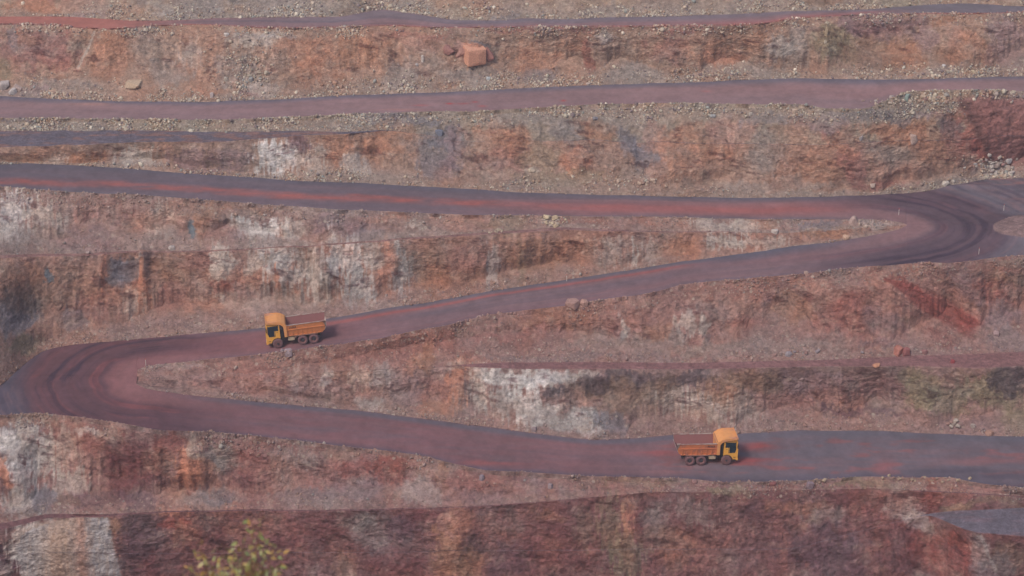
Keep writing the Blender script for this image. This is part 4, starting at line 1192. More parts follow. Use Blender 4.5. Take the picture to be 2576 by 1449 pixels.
BOULD = [ # u, v, width m, height m, colour, turn, blocky, label, group
 (1193,139,3.0,2.0,(214,160,134),-16,.97,'huge square salmon orange block standing out of the first wall from the top','' ),
 (1160,133,1.3,1.5,(168,128,118),30,.7,'pinkish block wedged on the left side of the huge orange block',''),
 (1226,135,1.5,1.9,(146,104,104),-30,.7,'mauve block leaning on the right side of the huge orange block',''),
 (1131,126,2.0,1.0,(164,118,112),20,.6,'flat pinkish rock left of the huge orange block, under a crack',''),
 (9,217,1.7,1.2,(188,182,180),5,.9,'square white block cut by the left frame edge, on the second road',''),
 (31,232,1.3,.8,(196,192,190),-15,.8,'white block with a flat top right of the square white block at far left',''),
 (46,222,1.7,.6,(170,150,144),20,.5,'long brownish slab leaning behind the two white blocks at far left',''),
 (335,214,2.6,.9,(186,164,138),0,.7,'wide pale buff slab set low in the first wall, left of centre',''),
 (571,88,.9,.6,(204,206,206),0,.3,'rounded white boulder high on the first wall below the top road',''),
 (568,200,.75,.6,(186,178,164),0,.5,'pale cream boulder in the rubble fan of the first wall',''),
 (532,240,.6,.8,(186,180,182),0,.6,'upright grey white stone at the foot of the first wall',''),
 (1063,148,.5,1.0,(196,192,188),0,.5,'thin white upright stone under the flat pinkish rock',''),
 (1048,163,.6,.5,(178,176,178),0,.5,'small pale stone left of the salmon block, halfway down the wall',''),
 (1228,198,.8,.5,(178,192,200),0,.5,'bluish white stone in the grey scree under the huge orange block',''),
 (1480,211,1.1,.4,(186,176,168),-8,.6,'long pale stone at the road edge right of centre, foot of the first wall',''),
 (1105,333,1.5,.9,(104,112,130),10,.6,'dark blue grey boulder at the top of the second wall near centre',''),
 (1497,298,1.1,.6,(118,122,136),0,.6,'blue grey boulder just under the second road, right of centre',''),
 (1338,428,1.5,.8,(196,178,158),0,.5,'cream boulder low in the second wall above the haul road',''),
 (2004,167,.3,.3,(200,192,180),0,.5,'tiny white stone below the pale slab of the first wall',''),
 (2075,80,.7,2.0,(172,154,130),8,.6,'tall narrow tan slab standing in the first wall at right',''),
 (2073,105,.7,.7,(200,188,170),0,.4,'pale round stone under the tall narrow tan slab',''),
 (2373,166,.8,.6,(204,204,206),0,.5,'bright white boulder at the foot of the first wall at far right',''),
 (2447,181,1.2,.8,(184,172,146),0,.5,'yellowish boulder at the foot of the first wall, right of the bright white one',''),
 (2281,246,.9,1.7,(134,160,156),12,.6,'upright teal green slab in the stone heap at the upper right',''),
 (2328,248,1.3,.9,(156,124,120),0,.3,'rounded pinkish boulder in the stone heap right of the teal slab',''),
 (2312,254,1.1,.7,(150,128,114),0,.4,'brown boulder between teal slab and rounded pinkish boulder',''),
 (2505,236,1.0,.9,(178,164,158),0,.6,'pointed pale rock at the right end of the stone heap',''),
 (2000,279,1.3,.8,(192,170,150),-10,.6,'pale orange boulder on the edge rubble below the second road',''),
 (1889,287,.9,.7,(186,178,166),0,.6,'grey white boulder on the edge of the second road, right of centre',''),
 (1794,291,1.2,.6,(150,158,164),0,.6,'flat bluish stone under the second road edge',''),
 (2297,350,1.6,1.6,(178,164,158),5,.8,'big pale grey block in the middle of the second wall at right',''),
 (2165,347,.9,.9,(160,160,166),0,.7,'grey block in the second wall left of the big pale one',''),
 (2197,467,1.4,.8,(190,180,168),0,.5,'cluster topping white rock at the foot of the second wall near the bend',''),
 (2378,462,1.6,.8,(194,188,180),0,.5,'broad white rock beside the road just above the right bend',''),
 (2398,456,.9,.6,(184,176,168),0,.5,'smaller white rock right of the broad white rock above the bend',''),
 (432,624,1.2,.8,(182,176,172),-20,.6,'single grey white boulder on the narrow ledge at left',''),
 (668,542,1.0,.5,(190,182,174),0,.4,'small white rock near the top of the third wall',''),
 (222,636,.7,.5,(178,166,160),0,.5,'small pale rock on the left end of the narrow ledge',''),
 (1320,714,.7,.6,(186,158,142),0,.5,'small peach rock at the far edge of the haul road near centre',''),
 (1206,799,.8,.5,(196,168,156),0,.4,'lone pale pink stone on the near road edge at centre',''),
 (725,887,1.5,1.2,(150,140,148),0,.6,'grey boulder on the road edge just below the left truck',''),
 (710,884,.7,.8,(158,146,148),0,.5,'small grey rock left of the boulder below the left truck',''),
 (1440,766,2.0,1.1,(160,130,124),0,.5,'largest of the reddish boulders on the road edge at centre right',''),
 (1468,762,1.4,1.1,(168,136,126),20,.6,'second boulder of the pair on the road edge at centre right',''),
 (1545,756,1.2,.8,(160,124,116),0,.5,'reddish boulder on the road edge right of the boulder pair',''),
 (1571,750,.9,.6,(166,136,126),0,.5,'small brown rock last in the row on the road edge at centre right',''),
 (2029,686,.8,.6,(186,164,152),0,.5,'pale rock on the near road edge before the right bend',''),
 (2130,597,1.3,.8,(196,164,140),0,.5,'peach rock on the tip of the wedge between the two upper road legs',''),
 (2147,559,1.8,1.3,(176,152,144),10,.6,'pale pink rock on top of the wedge inside the right bend',''),
 (1948,582,1.3,.8,(200,194,188),0,.5,'white rock on the face of the wedge inside the right bend',''),
 (2260,886,1.9,1.3,(178,112,98),0,.35,'rounded orange red boulder on the red bench at right',''),
 (2281,886,1.5,1.5,(146,84,84),0,.5,'darker red boulder touching the rounded orange one',''),
 (1986,893,1.3,.7,(146,148,158),25,.7,'flat blue grey slab in the scree above the red bench',''),
 (2508,840,1.1,1.0,(158,134,136),0,.4,'mauve grey boulder alone on the slope at far right',''),
 (2325,886,1.2,.8,(140,98,98),0,.5,'dull red rock right of the two red boulders on the bench',''),
 (2205,919,1.3,.5,(196,138,106),-12,.8,'small square orange slab on the lip of the red bench',''),
 (2397,911,.9,.7,(146,62,66),0,.5,'deep red rock on the lip of the red bench',''),
 (1343,1080,.9,.8,(136,124,130),0,.5,'lone grey rock at the foot of the white stained wall by the road',''),
 (1748,1213,1.0,.7,(152,118,116),0,.5,'brown rock on the near road edge below the right truck',''),
 (2038,1222,1.2,1.2,(132,122,134),10,.6,'grey rock on the near road edge right of the right truck',''),
 (1945,1217,1.2,.8,(132,82,84),0,.5,'dark red rock on the near road edge ahead of the right truck',''),
 (1385,1224,.9,.8,(148,140,148),0,.5,'pale grey stone on the slope below the lowest road, near centre',''),
 (1213,1203,.8,1.0,(140,140,154),0,.6,'upright bluish stone in the wall below the lowest road',''),
 (2488,1090,1.5,.8,(164,128,112),0,.5,'orange tan rock at the foot of the green tinted wall at far right',''),
 (2448,1072,1.0,.7,(168,160,152),0,.5,'pale rock left of the orange tan rock at far right',''),
]
for i, (u, v, w_, h_, c_, rot, bk, lab, grp) in enumerate(BOULD):
    r_, j_ = ground_at(u, v + h_ * 5)
    gcol = colr[r_, j_]; c_ = tuple(np.array(c_) * .68 + gcol * .32); kk = 1 if i < 14 or w_ > 1.7 else .82
    w_, h_ = w_ * kk, h_ * kk; me = rock_mesh('boulder', w_, h_ * 1.35, w_ * .8, c_, 100 + i, bk)
    o = bpy.data.objects.new('boulder', me); col.objects.link(o)
    p = Vector(Pf[r_, j_].tolist()); o.location = p + Vector((0, .15 * w_, .25 * h_)); o.rotation_euler = (R(rot * .3) if bk < .9 else .05, R(rot) if bk < .9 else .03, R((i * 37) % 50 - 25 if bk < .8 else 24))
    setp(o, lab, 'boulder')
# heaps of loose boulders
def heap(cu, cv, su, sv, n, smin, smax, pal, lab, grp, seed, gauss=True):
    rg = random.Random(seed)
    r0_, j0_ = ground_at(cu, cv); protos = [rock_mesh('boulder', 1, .8, .9, tuple(np.array(pal[k % len(pal)]) * .7 + colr[r0_, j0_] * .3), seed * 10 + k, .5) for k in range(min(6, n))]
    for k in range(n):
        u = cu + (rg.gauss(0, .5) if gauss else rg.uniform(-1, 1)) * su; v = cv + (rg.gauss(0, .5) if gauss else rg.uniform(-1, 1)) * sv
        r_, j_ = ground_at(u, v); sz = rg.uniform(smin, smax) * (.5 + .6 * rg.random() ** 2)
        o = bpy.data.objects.new('boulder', protos[k % len(protos)]); col.objects.link(o)
        o.location = Vector(Pf[r_, j_].tolist()) + Vector((0, 0, sz * .2)); o.scale = (sz * rg.uniform(.8, 1.5), sz, sz * rg.uniform(.7, 1.2)); o.rotation_euler = (rg.uniform(-.5, .5), rg.uniform(-.6, .6), rg.uniform(0, 6))
        setp(o, lab, 'boulder', grp)
heap(2500, 420, 50, 26, 44, .5, 1.3, [(198,192,184),(178,170,160),(164,150,140),(186,186,186),(150,136,132)], 'broken white rock in the pile above the right bend', 'white rocks piled above the right bend', 1)
heap(2240, 255, 60, 10, 26, .4, .9, [(184,172,150),(164,144,128),(176,168,160)], 'tan rock in the heap beside the second road', 'rocks heaped beside the second road', 2)
heap(2370, 243, 62, 9, 34, .5, 1.1, [(190,176,156),(160,134,124),(150,150,146),(178,160,140),(140,116,112)], 'tan or grey rock of the long heap at the upper right', 'rocks in the long upper right heap', 3)
heap(2465, 234, 20, 6, 12, .4, .9, [(190,160,130),(172,176,166)], 'small rock on the right end of the long upper heap', 'rocks at the right end of the long heap', 4)
heap(1390, 555, 26, 12, 26, .35, .9, [(198,184,150),(176,160,130),(160,150,140)], 'yellowish rock in the pile under the upper road leg', 'yellowish rocks under the upper road leg', 5)
heap(1250, 582, 26, 6, 12, .3, .6, [(196,186,160),(170,160,140)], 'pale rock left of the yellowish pile', 'pale rocks left of the yellowish pile', 6)
heap(2190, 568, 30, 9, 14, .4, .9, [(184,164,150),(160,140,134)], 'pinkish rock on the tip of the wedge', 'rocks on the tip of the wedge', 7)
heap(1620, 462, 50, 10, 22, .35, .9, [(186,164,146),(160,130,116)], 'tan rock at the foot of the second wall', 'tan rocks at the foot of the second wall', 8)
heap(1290, 790, 30, 6, 8, .4, .8, [(166,134,124),(150,120,116)], 'brown rock in the row of rocks on the middle road edge', 'brown rocks on the middle road edge', 9)
heap(640, 196, 44, 22, 40, .3, .8, [(190,180,160),(160,164,164),(176,160,140)], 'pale rock in the rubble fan of the first wall', 'rocks in the fan of the first wall', 10)
heap(2020, 888, 90, 10, 24, .3, .8, [(160,140,134),(140,134,142),(150,116,110)], 'rock in the scree foot above the red bench', 'rocks in the scree above the red bench', 11)
heap(2180, 1065, 260, 12, 26, .3, .7, [(160,146,136),(150,120,112)], 'small rock at the foot of the dark mottled wall', 'small rocks at the foot of the dark wall', 12)
heap(2395, 1068, 24, 8, 8, .4, .9, [(176,168,156),(150,140,130)], 'pale rock at the foot of the green tinted wall', 'pale rocks under the green tinted wall', 13)
heap(2300, 1206, 180, 6, 26, .3, .65, [(176,160,134),(150,134,116)], 'yellow tan stone on the right hand road edge', 'stones on the right hand road edge', 14)

# ------------------------------------------------------------------ marker stakes at the bends
M_WHT = paint('white_stake', (206, 198, 190), .6, .1); M_REDP = paint('red_band', (170, 60, 52), .6, .1)
def mesh_obj(name, bm, mat, parent=None, smooth=False):
    me = bpy.data.meshes.new(name); bmesh.ops.recalc_face_normals(bm, faces=bm.faces); bm.to_mesh(me); bm.free(); me.materials.append(mat)
    if smooth: me.polygons.foreach_set('use_smooth', [True] * len(me.polygons))
    o = bpy.data.objects.new(name, me); col.objects.link(o); o.parent = parent; return o
def box(bm, x0, x1, y0, y1, z0, z1):
    v = [bm.verts.new(p) for p in ((x0,y0,z0),(x1,y0,z0),(x1,y1,z0),(x0,y1,z0),(x0,y0,z1),(x1,y0,z1),(x1,y1,z1),(x0,y1,z1))]
    for f in ((0,1,2,3),(4,5,6,7),(0,1,5,4),(1,2,6,5),(2,3,7,6),(3,0,4,7)): bm.faces.new([v[k] for k in f])
def cyl(bm, c, r0, r1, h, axis='Z', seg=20):
    m = {'Z': Matrix(), 'Y': Matrix.Rotation(R(90), 4, 'X'), 'X': Matrix.Rotation(R(90), 4, 'Y')}[axis]
    bmesh.ops.create_cone(bm, cap_ends=True, segments=seg, radius1=r0, radius2=r1, depth=h, matrix=Matrix.Translation(c) @ m)
def prism(bm, pts, y0, y1):
    a = [bm.verts.new((p[0], y0, p[1])) for p in pts]; b = [bm.verts.new((p[0], y1, p[1])) for p in pts]; n = len(pts)
    bm.faces.new(a); bm.faces.new(b[::-1])
    for k in range(n): bm.faces.new((a[k], a[(k + 1) % n], b[(k + 1) % n], b[k]))
for (u, v, lab) in [(2262,540,'thin pale marker stake on the inner edge of the right bend'),(2463,640,'thin pale marker stake on the outer edge below the right bend'),(2525,529,'thin pale marker stake on the mound side road at the far right'),
                    (1425,707,'thin pale marker stake on the far road edge near centre'),(368,919,'thin pale marker stake on the inner edge of the left bend')]:
    r_, j_ = ground_at(u, v); e = bpy.data.objects.new('marker_stake', None); col.objects.link(e); e.location = Pf[r_, j_].tolist(); setp(e, lab, 'marker stake', 'marker stakes along the haul road')
    bm = bmesh.new(); cyl(bm, (0, 0, .40), .035, .03, 1.0, seg=8); mesh_obj('pole', bm, M_WHT, e)
    bm = bmesh.new(); cyl(bm, (0, 0, .93), .045, .045, .12, seg=8); mesh_obj('reflector', bm, M_REDP, e)

# ------------------------------------------------------------------ dump trucks
M_GLASS = paint('cab_glass', (10, 40, 54), .12, .3, 1.5, spec=.8); M_BLACK = paint('black_steel', (34, 32, 42), .7, .2); M_TYRE = paint('dusty_tyre', (112, 84, 88), .95, .12, 4, spec=.1)
M_HUB = paint('dark_hub', (60, 56, 64), .8, .2); M_RIMD = paint('dusty_rim', (122, 84, 84), .9, .1); M_CREAM = paint('cream_tank', (182, 164, 138), .7, .1, dust=(140, 96, 86), damt=.2)
M_WORN = paint('worn_rim_metal', (170, 154, 146), .6, .14, 4, dust=(146, 106, 98), damt=.4); M_INT = paint('dusty_bed_floor', (134, 90, 90), .95, .08, 1.2); M_FRAME = paint('chassis_paint', (44, 40, 50), .8, .2)
M_LAMP = paint('lamp_glass', (200, 196, 186), .2, .05, spec=.8); M_GUARD = paint('dusty_guard', (160, 120, 112), .9, .1)
def make_truck(label, loc_a, loc_b, paintA, paintB, paintC):
    """loc_a: ground point under the rear axle pair, loc_b: under the front axle"""
    root = bpy.data.objects.new('dump_truck', None); col.objects.link(root); setp(root, label, 'dump truck', 'dump trucks on the haul road')
    fwd = (loc_b - loc_a); wb = fwd.length; fwd.normalize(); left = Vector((0, 0, 1)).cross(fwd).normalized(); up = fwd.cross(left)
    M = Matrix((( fwd.x, left.x, up.x), (fwd.y, left.y, up.y), (fwd.z, left.z, up.z))).to_4x4()
    org = loc_a - fwd * (-1.42); M.translation = org; root.matrix_world = M
    S = (-1, 1)
    # --- tipping bed
    bm = bmesh.new()
    for s in S:
        # outer side sheet: lower panel and tapering upper band
        def q(pts): bm.faces.new([bm.verts.new(p) for p in pts])
        lo = [(-3.35, s*1.24, 1.52), (1.30, s*1.24, 1.52), (1.30, s*1.34, 2.42), (-3.80, s*1.34, 2.42), (-3.72, s*1.27, 1.80)]; q(lo)
        q([(-3.80, s*1.34, 2.42), (1.30, s*1.34, 2.42), (1.30, s*1.42, 3.06), (-3.92, s*1.42, 3.06)])
    f = [(-3.35, -1.24, 1.52), (1.30, -1.24, 1.52), (1.30, 1.24, 1.52), (-3.35, 1.24, 1.52)]; bm.faces.new([bm.verts.new(p) for p in f])
    f = [(-3.35, -1.24, 1.52), (-3.35, 1.24, 1.52), (-3.72, 1.27, 1.80), (-3.72, -1.27, 1.80)]; bm.faces.new([bm.verts.new(p) for p in f])
    bed = mesh_obj('bed', bm, paintB, root)
    bm = bmesh.new()
    for s in S:
        for k in range(8):
            xx = -3.25 + k * .62; a = s * 1.235; b = s * 1.40
            box(bm, xx, xx + .10, min(a, b), max(a, b), 1.56, 2.36)
        a, b = s * 1.33, s * 1.43; box(bm, -3.74, 1.34, min(a, b), max(a, b), 2.36, 2.46)
        a, b = s * 1.235, s * 1.36; box(bm, -3.40, 1.34, min(a, b), max(a, b), 1.50, 1.59)
    mesh_obj('rib', bm, paintB, bed)
    bm = bmesh.new()   # inside of the bed
    for s in S:
        bm.faces.new([bm.verts.new(p) for p in [(-3.9, s*1.36, 3.05), (1.28, s*1.36, 3.05), (1.28, s*1.02, 1.72), (-3.4, s*1.02, 1.72), (-3.85, s*1.10, 2.05)]])
    bm.faces.new([bm.verts.new(p) for p in [(-3.4, -1.02, 1.72), (1.28, -1.02, 1.72), (1.28, 1.02, 1.72), (-3.4, 1.02, 1.72)]])
    bm.faces.new([bm.verts.new(p) for p in [(-3.4, -1.02, 1.72), (-3.4, 1.02, 1.72), (-3.85, 1.10, 2.05), (-3.85, -1.10, 2.05)]])
    bm.faces.new([bm.verts.new(p) for p in [(1.27, -1.40, 1.6), (1.27, 1.40, 1.6), (1.27, 1.40, 3.30), (1.27, -1.40, 3.30)]])
    mesh_obj('inner_lining', bm, M_INT, bed)
    bm = bmesh.new()
    for s in S:
        a, b = s * 1.33, s * 1.47; box(bm, -3.93, 1.18, min(a, b), max(a, b), 3.05, 3.12)
        a, b = s * 1.30, s * 1.50; box(bm, -4.0, -3.45, min(a, b), max(a, b), 3.142, 3.18)
        bm.faces.new([bm.verts.new(p) for p in [(-3.95, s*1.43, 3.06), (-3.55, s*1.43, 3.06), (-3.72, s*1.36, 2.47), (-3.9, s*1.36, 2.47)]])
    bmesh.ops.solidify(bm, geom=[f_ for f_ in bm.faces if len(f_.edges) and len(set(e_ for e_ in f_.edges if len(e_.link_faces) == 1)) == 4], thickness=.03)
    mesh_obj('top_rail', bm, M_WORN, bed)
    bm = bmesh.new()   # tail lip
    prism(bm, [(-3.72, 1.80), (-3.66, 1.78), (-3.90, 2.42), (-4.0, 2.45)], -1.28, 1.28); mesh_obj('tail_lip', bm, M_WORN, bed)
    # --- canopy, front pillar plates and roof over the cab
    side = [(1.20,1.52),(1.58,1.52),(1.58,2.85),(1.70,3.12),(1.95,3.32),(2.5,3.46),(3.2,3.55),(3.78,3.60),(3.82,3.82),(3.2,3.84),(2.3,3.80),(1.75,3.62),(1.36,3.36),(1.20,3.14)]
    bm = bmesh.new()
    for s in S:
        a, b = s * 1.42, s * 1.50; prism(bm, side, min(a, b), max(a, b))
    topl = [(3.80,3.74),(3.2,3.78),(2.3,3.74),(1.75,3.56),(1.34,3.30),(1.25,3.10),(1.25,1.56)]
    for k in range(len(topl) - 1):
        (xa, za), (xb, zb) = topl[k], topl[k + 1]; nx, nz = (zb - za), -(xb - xa); L_n = math.hypot(nx, nz); nx, nz = nx / L_n * .04, nz / L_n * .04
        prism(bm, [(xa, za), (xb, zb), (xb + nx, zb - nz * 0 - .04), (xa + nx, za - .04)], -1.419, 1.419)
    box(bm, 3.72, 3.84, -1.50, 1.50, 3.62, 3.86)
    can = mesh_obj('canopy', bm, paintA, root)
    bm = bmesh.new()
    for k in range(4):
        yy = -1.05 + k * .7; prism(bm, [(2.0, 3.70), (3.7, 3.80), (3.7, 3.825), (2.0, 3.725)], yy - .03, yy + .03)
    mesh_obj('roof_rib', bm, paintA, can)
    # small unreadable lettering on the upper band
    bm = bmesh.new()
    rg = random.Random(5)
    for s in S:
        for k in range(5):
            x0 = -.05 + k * .20; a, b = s * 1.385, s * 1.425
            for m_ in range(3):
                zz = 2.62 + m_ * .09; xx = x0 + rg.uniform(0, .05); box(bm, xx, xx + rg.uniform(.07, .13), min(a, b), max(a, b), zz, zz + .035)
            box(bm, x0 + .05, x0 + .085, min(a, b), max(a, b), 2.60, 2.86)
    mesh_obj('lettering', bm, M_FRAME, bed)
    # --- cab
    arch = [(2.54 + .80 * math.cos(a), .66 + .80 * math.sin(a)) for a in [R(q_) for q_ in (150, 120, 90, 60, 35, 12)]]
    cabside = [(2.12, 1.30)] + arch[1:] + [(3.40, .72), (3.86, .72), (3.95, .95), (3.97, 2.0), (3.86, 3.30), (3.74, 3.44), (2.2, 3.44), (2.12, 3.36)]
    bm = bmesh.new(); prism(bm, cabside, -1.30, 1.30)
    cab = mesh_obj('cab', bm, paintC, root)
    for s in S:
        a, b = s * 1.301, s * 1.318
        bm = bmesh.new(); prism(bm, [(2.26, 1.52), (3.60, 1.60), (3.74, 2.2), (3.68, 3.32), (2.26, 3.32)], min(a, b), max(a, b)); door = mesh_obj('door', bm, paintC, cab)
        a, b = s * 1.319, s * 1.327
        bm = bmesh.new(); prism(bm, [(2.72, 1.68), (3.58, 1.72), (3.70, 2.2), (3.65, 3.28), (2.28, 3.28), (2.28, 2.46), (2.72, 2.46)], min(a, b), max(a, b)); win = mesh_obj('window', bm, M_GLASS, door)
        bm = bmesh.new(); a2, b2 = s * 1.328, s * 1.345; box(bm, 2.36, 3.60, min(a2, b2), max(a2, b2), 3.20, 3.26); box(bm, 2.78, 2.83, min(a2, b2), max(a2, b2), 1.72, 2.48); mesh_obj('window_frame', bm, paintC, door)
        bm = bmesh.new(); box(bm, 2.40, 2.56, min(a2, b2), max(a2, b2), 2.20, 2.25); mesh_obj('handle', bm, M_BLACK, door)
        bm = bmesh.new(); a3, b3 = s * 1.42, s * 1.62; box(bm, 3.80, 3.88, min(a3, b3), max(a3, b3), 2.45, 2.95); a4, b4 = s * 1.30, s * 1.62; box(bm, 3.84, 3.87, min(a4, b4), max(a4, b4), 2.98, 3.02); mesh_obj('mirror', bm, M_BLACK, cab)
        bm = bmesh.new(); a5, b5 = s * .85, s * 1.15; box(bm, 3.95, 4.0, min(a5, b5), max(a5, b5), 1.05, 1.25); mesh_obj('headlight', bm, M_LAMP, cab)
        bm = bmesh.new()
        for k in range(3): a6, b6 = s * 1.12, s * 1.34; box(bm, 3.38, 3.70, min(a6, b6), max(a6, b6), .50 + k * .28, .54 + k * .28)
        mesh_obj('step', bm, M_BLACK, cab)
    bm = bmesh.new(); prism(bm, [(3.975, 2.05), (3.985, 2.05), (3.885, 3.25), (3.870, 3.25)], -1.15, 1.15); mesh_obj('windscreen', bm, M_GLASS, cab)
    bm = bmesh.new(); box(bm, 3.80, 4.02, -1.32, 1.32, .66, .93); mesh_obj('bumper', bm, paintC, root)
    bm = bmesh.new(); prism(bm, [(3.955, 1.3), (3.985, 1.3), (3.985, 1.85), (3.965, 1.85)], -.8, .8); mesh_obj('grille', bm, M_BLACK, cab)
    # --- engine bay between cab and bed, chassis and fittings
    bm = bmesh.new(); box(bm, 1.66, 2.06, -1.12, 1.12, .95, 3.0); mesh_obj('engine_bay', bm, M_BLACK, root)
    bm = bmesh.new(); cyl(bm, (1.88, -1.16, 2.75), .14, .14, .5, 'Z', 14); cyl(bm, (1.88, 1.16, 2.75), .14, .14, .5, 'Z', 14); mesh_obj('air_filter', bm, M_HUB, root)
    bm = bmesh.new(); box(bm, -3.1, 3.7, -.5, -.34, .78, 1.16); box(bm, -3.1, 3.7, .34, .5, .78, 1.16); box(bm, -3.1, -2.95, -.9, .9, .75, 1.1)
    box(bm, -1.2, -1.0, -.34, .34, .8, 1.1); box(bm, 1.0, 1.2, -.34, .34, .8, 1.1); box(bm, -2.4, 1.2, -.62, .62, 1.17, 1.50); mesh_obj('chassis', bm, M_FRAME, root)
    bm = bmesh.new()
    for s in S: a, b = s * .65, s * 1.22; box(bm, .30, 1.18, min(a, b), max(a, b), .78, 1.30)
    bmesh.ops.bevel(bm, geom=list(bm.edges), offset=.06, segments=2, affect='EDGES'); mesh_obj('fuel_tank', bm, M_CREAM, root)
    bm = bmesh.new()
    for s in S:
        a, b = s * .75, s * 1.38; prism(bm, [(-2.75, 1.40), (.1, 1.40), (.22, 1.15), (.26, 1.15), (.14, 1.45), (-2.75, 1.45)], min(a, b), max(a, b))
    mesh_obj('mudguard', bm, M_GUARD, root)
    # --- wheels
    def wheel(xc, s, dual):
        for off in ((1.22, .80) if dual else (1.20,)):
            w_ = .38; e = bmesh.new(); prof = [(.40, -.17), (.60, -.19), (.65, -.13), (.66, 0), (.65, .13), (.60, .19), (.40, .17)]; seg = 28
            rings = [[e.verts.new((math.cos(2*math.pi*k/seg) * r_, s * off + yy, math.sin(2*math.pi*k/seg) * r_)) for k in range(seg)] for r_, yy in prof]
            for a in range(len(rings) - 1):
                for k in range(seg): e.faces.new((rings[a][k], rings[a][(k+1) % seg], rings[a+1][(k+1) % seg], rings[a+1][k]))
            if off == (1.22 if dual else 1.20):
                wh = mesh_obj('wheel', e, M_TYRE, root, True); wh.location = (xc, 0, .66)
            else: t_ = mesh_obj('inner_tyre', e, M_TYRE, wh, True)
        o_ = 1.22 if dual else 1.20
        e = bmesh.new(); dpt = .02 if dual else .13; cyl(e, (0, s * (o_ + dpt), 0), .41, .41, .04, 'Y', 24); mesh_obj('rim', e, M_HUB if dual else M_RIMD, wh)
        e = bmesh.new(); cyl(e, (0, s * (o_ + dpt + .06), 0), .16, .13, .12, 'Y', 14)
        for k in range(8): cyl(e, (.27 * math.cos(k * .785), s * (o_ + dpt + .03), .27 * math.sin(k * .785)), .025, .025, .04, 'Y', 6)
        mesh_obj('hub', e, M_HUB, wh)
        if dual:
            e = bmesh.new(); sg = 24
            R1 = [e.verts.new((math.cos(2*math.pi*k/sg) * .40, s * (o_ + .16), math.sin(2*math.pi*k/sg) * .40)) for k in range(sg)]; R2 = [e.verts.new((math.cos(2*math.pi*k/sg) * .27, s * (o_ + .05), math.sin(2*math.pi*k/sg) * .27)) for k in range(sg)]
            for k in range(sg): e.faces.new((R1[k], R1[(k+1) % sg], R2[(k+1) % sg], R2[k]))
            mesh_obj('rim_dish', e, M_RIMD, wh, True)
    for s in S:
        wheel(-2.15, s, True); wheel(-.70, s, True); wheel(2.54, s, False)
    return root
def road_pt(u, v, zc): return Vector(onz(np.array([u]), np.array([v]), np.array([float(np.interp(u, U, zc))]))[0].tolist()) + Vector((0, 0, .02))
DST = (150, 100, 92)
P_can = paint('orange_canopy_paint', (216, 150, 92), .65, .08, 2, dust=(186, 132, 112), damt=.25, dscale=.9); P_bed = paint('orange_bed_paint', (198, 126, 78), .65, .1, 3, dust=(166, 100, 86), damt=.12)
P_cab = paint('yellow_cab_paint', (224, 164, 72), .5, .06, 2); P_bed2 = paint('dusty_bed_paint', (196, 118, 78), .7, .1, 3, dust=(160, 104, 88), damt=.3)
# wheel contact points as seen: rear pair and front axle (near side), shifted to the centre line
def place_truck(label, ur, vr, uf, vf, zc, side, *pts):
    a, b = road_pt(ur, vr, zc), road_pt(uf, vf, zc); f = (b - a).normalized(); lat = Vector((0, 0, 1)).cross(f).normalized()
    k = 1.38 * side
    return make_truck(label, a + lat * k, b + lat * k, *pts)
place_truck('yellow orange dump truck driving left down the middle leg of the haul road', 777.5, 866.5, 709, 875.5, z4c, -1, P_can, P_bed, P_cab)
place_truck('orange dump truck with red dusty bed driving right along the lowest road', 1749, 1172, 1826, 1170.5, z5, 1, P_can, P_bed2, P_cab)

# ------------------------------------------------------------------ dusty evening air
mn, mxx = flatP.min(0), flatP.max(0)
bm = bmesh.new(); box(bm, float(mn[0]) - 40, float(mxx[0]) + 40, float(mn[1]) - 40, float(mxx[1]) + 40, float(mn[2]) - 1.0, 6.0)
hm = bpy.data.materials.new('haze'); hm.use_nodes = True; hn = hm.node_tree.nodes; hn.clear()
ho = hn.new('ShaderNodeOutputMaterial'); hv = hn.new('ShaderNodeVolumePrincipled'); hv.inputs['Color'].default_value = (1.0, .94, .97, 1); hv.inputs['Density'].default_value = HAZE; hv.inputs['Anisotropy'].default_value = .2
hm.node_tree.links.new(hv.outputs[0], ho.inputs['Volume'])
hz = mesh_obj('haze', bm, hm); setp(hz, 'thin bluish dusty air over the pit', 'haze', kind='stuff')

# ------------------------------------------------------------------ leafy tree top in the foreground
def at(u, v, d):
    dx, dy, dz = ray(u, v); n_ = FP; return Vector((dx, dy, dz)) / n_ * d
def leafmat(name, c):
    m, nt, bs = newmat(name); L = nt.links; tc = nd(nt, 'ShaderNodeTexCoord'); n = nd(nt, 'ShaderNodeTexNoise'); n.inputs['Scale'].default_value = 9; n.inputs['Detail'].default_value = 2; L.new(tc.outputs['Object'], n.inputs['Vector'])
    rp = nd(nt, 'ShaderNodeValToRGB'); e = rp.color_ramp.elements; e[0].position = .35; e[0].color = (*lin(c[0]), 1); e[1].position = .65; e[1].color = (*lin(c[2]), 1); q = e.new(.5); q.color = (*lin(c[1]), 1)
    L.new(n.outputs['Fac'], rp.inputs[0]); L.new(rp.outputs[0], bs.inputs['Base Color']); bs.inputs['Roughness'].default_value = .5
    return m
M_LEAF = leafmat('olive_leaves', [(122, 138, 84), (146, 146, 88), (170, 132, 72)]); M_LEAF2 = leafmat('ochre_leaves', [(176, 132, 66), (178, 154, 90), (166, 174, 128)]); M_BARK = paint('young_bark', (112, 84, 66), .9, .2, 20)
D0 = 13.0
root = bpy.data.objects.new('young_tree', None); col.objects.link(root); setp(root, 'blurred olive and ochre leafy tree top in the foreground at bottom left', 'tree')
base_p = at(600, 1700, D0); gy = base_p.y; gz = -3.2 - (gy - 2.5) * (Z0 + 18 - 0 - 3.2 - 0) / 135.5 - .3
root.location = (base_p.x, gy, gz)
rg = random.Random(11)
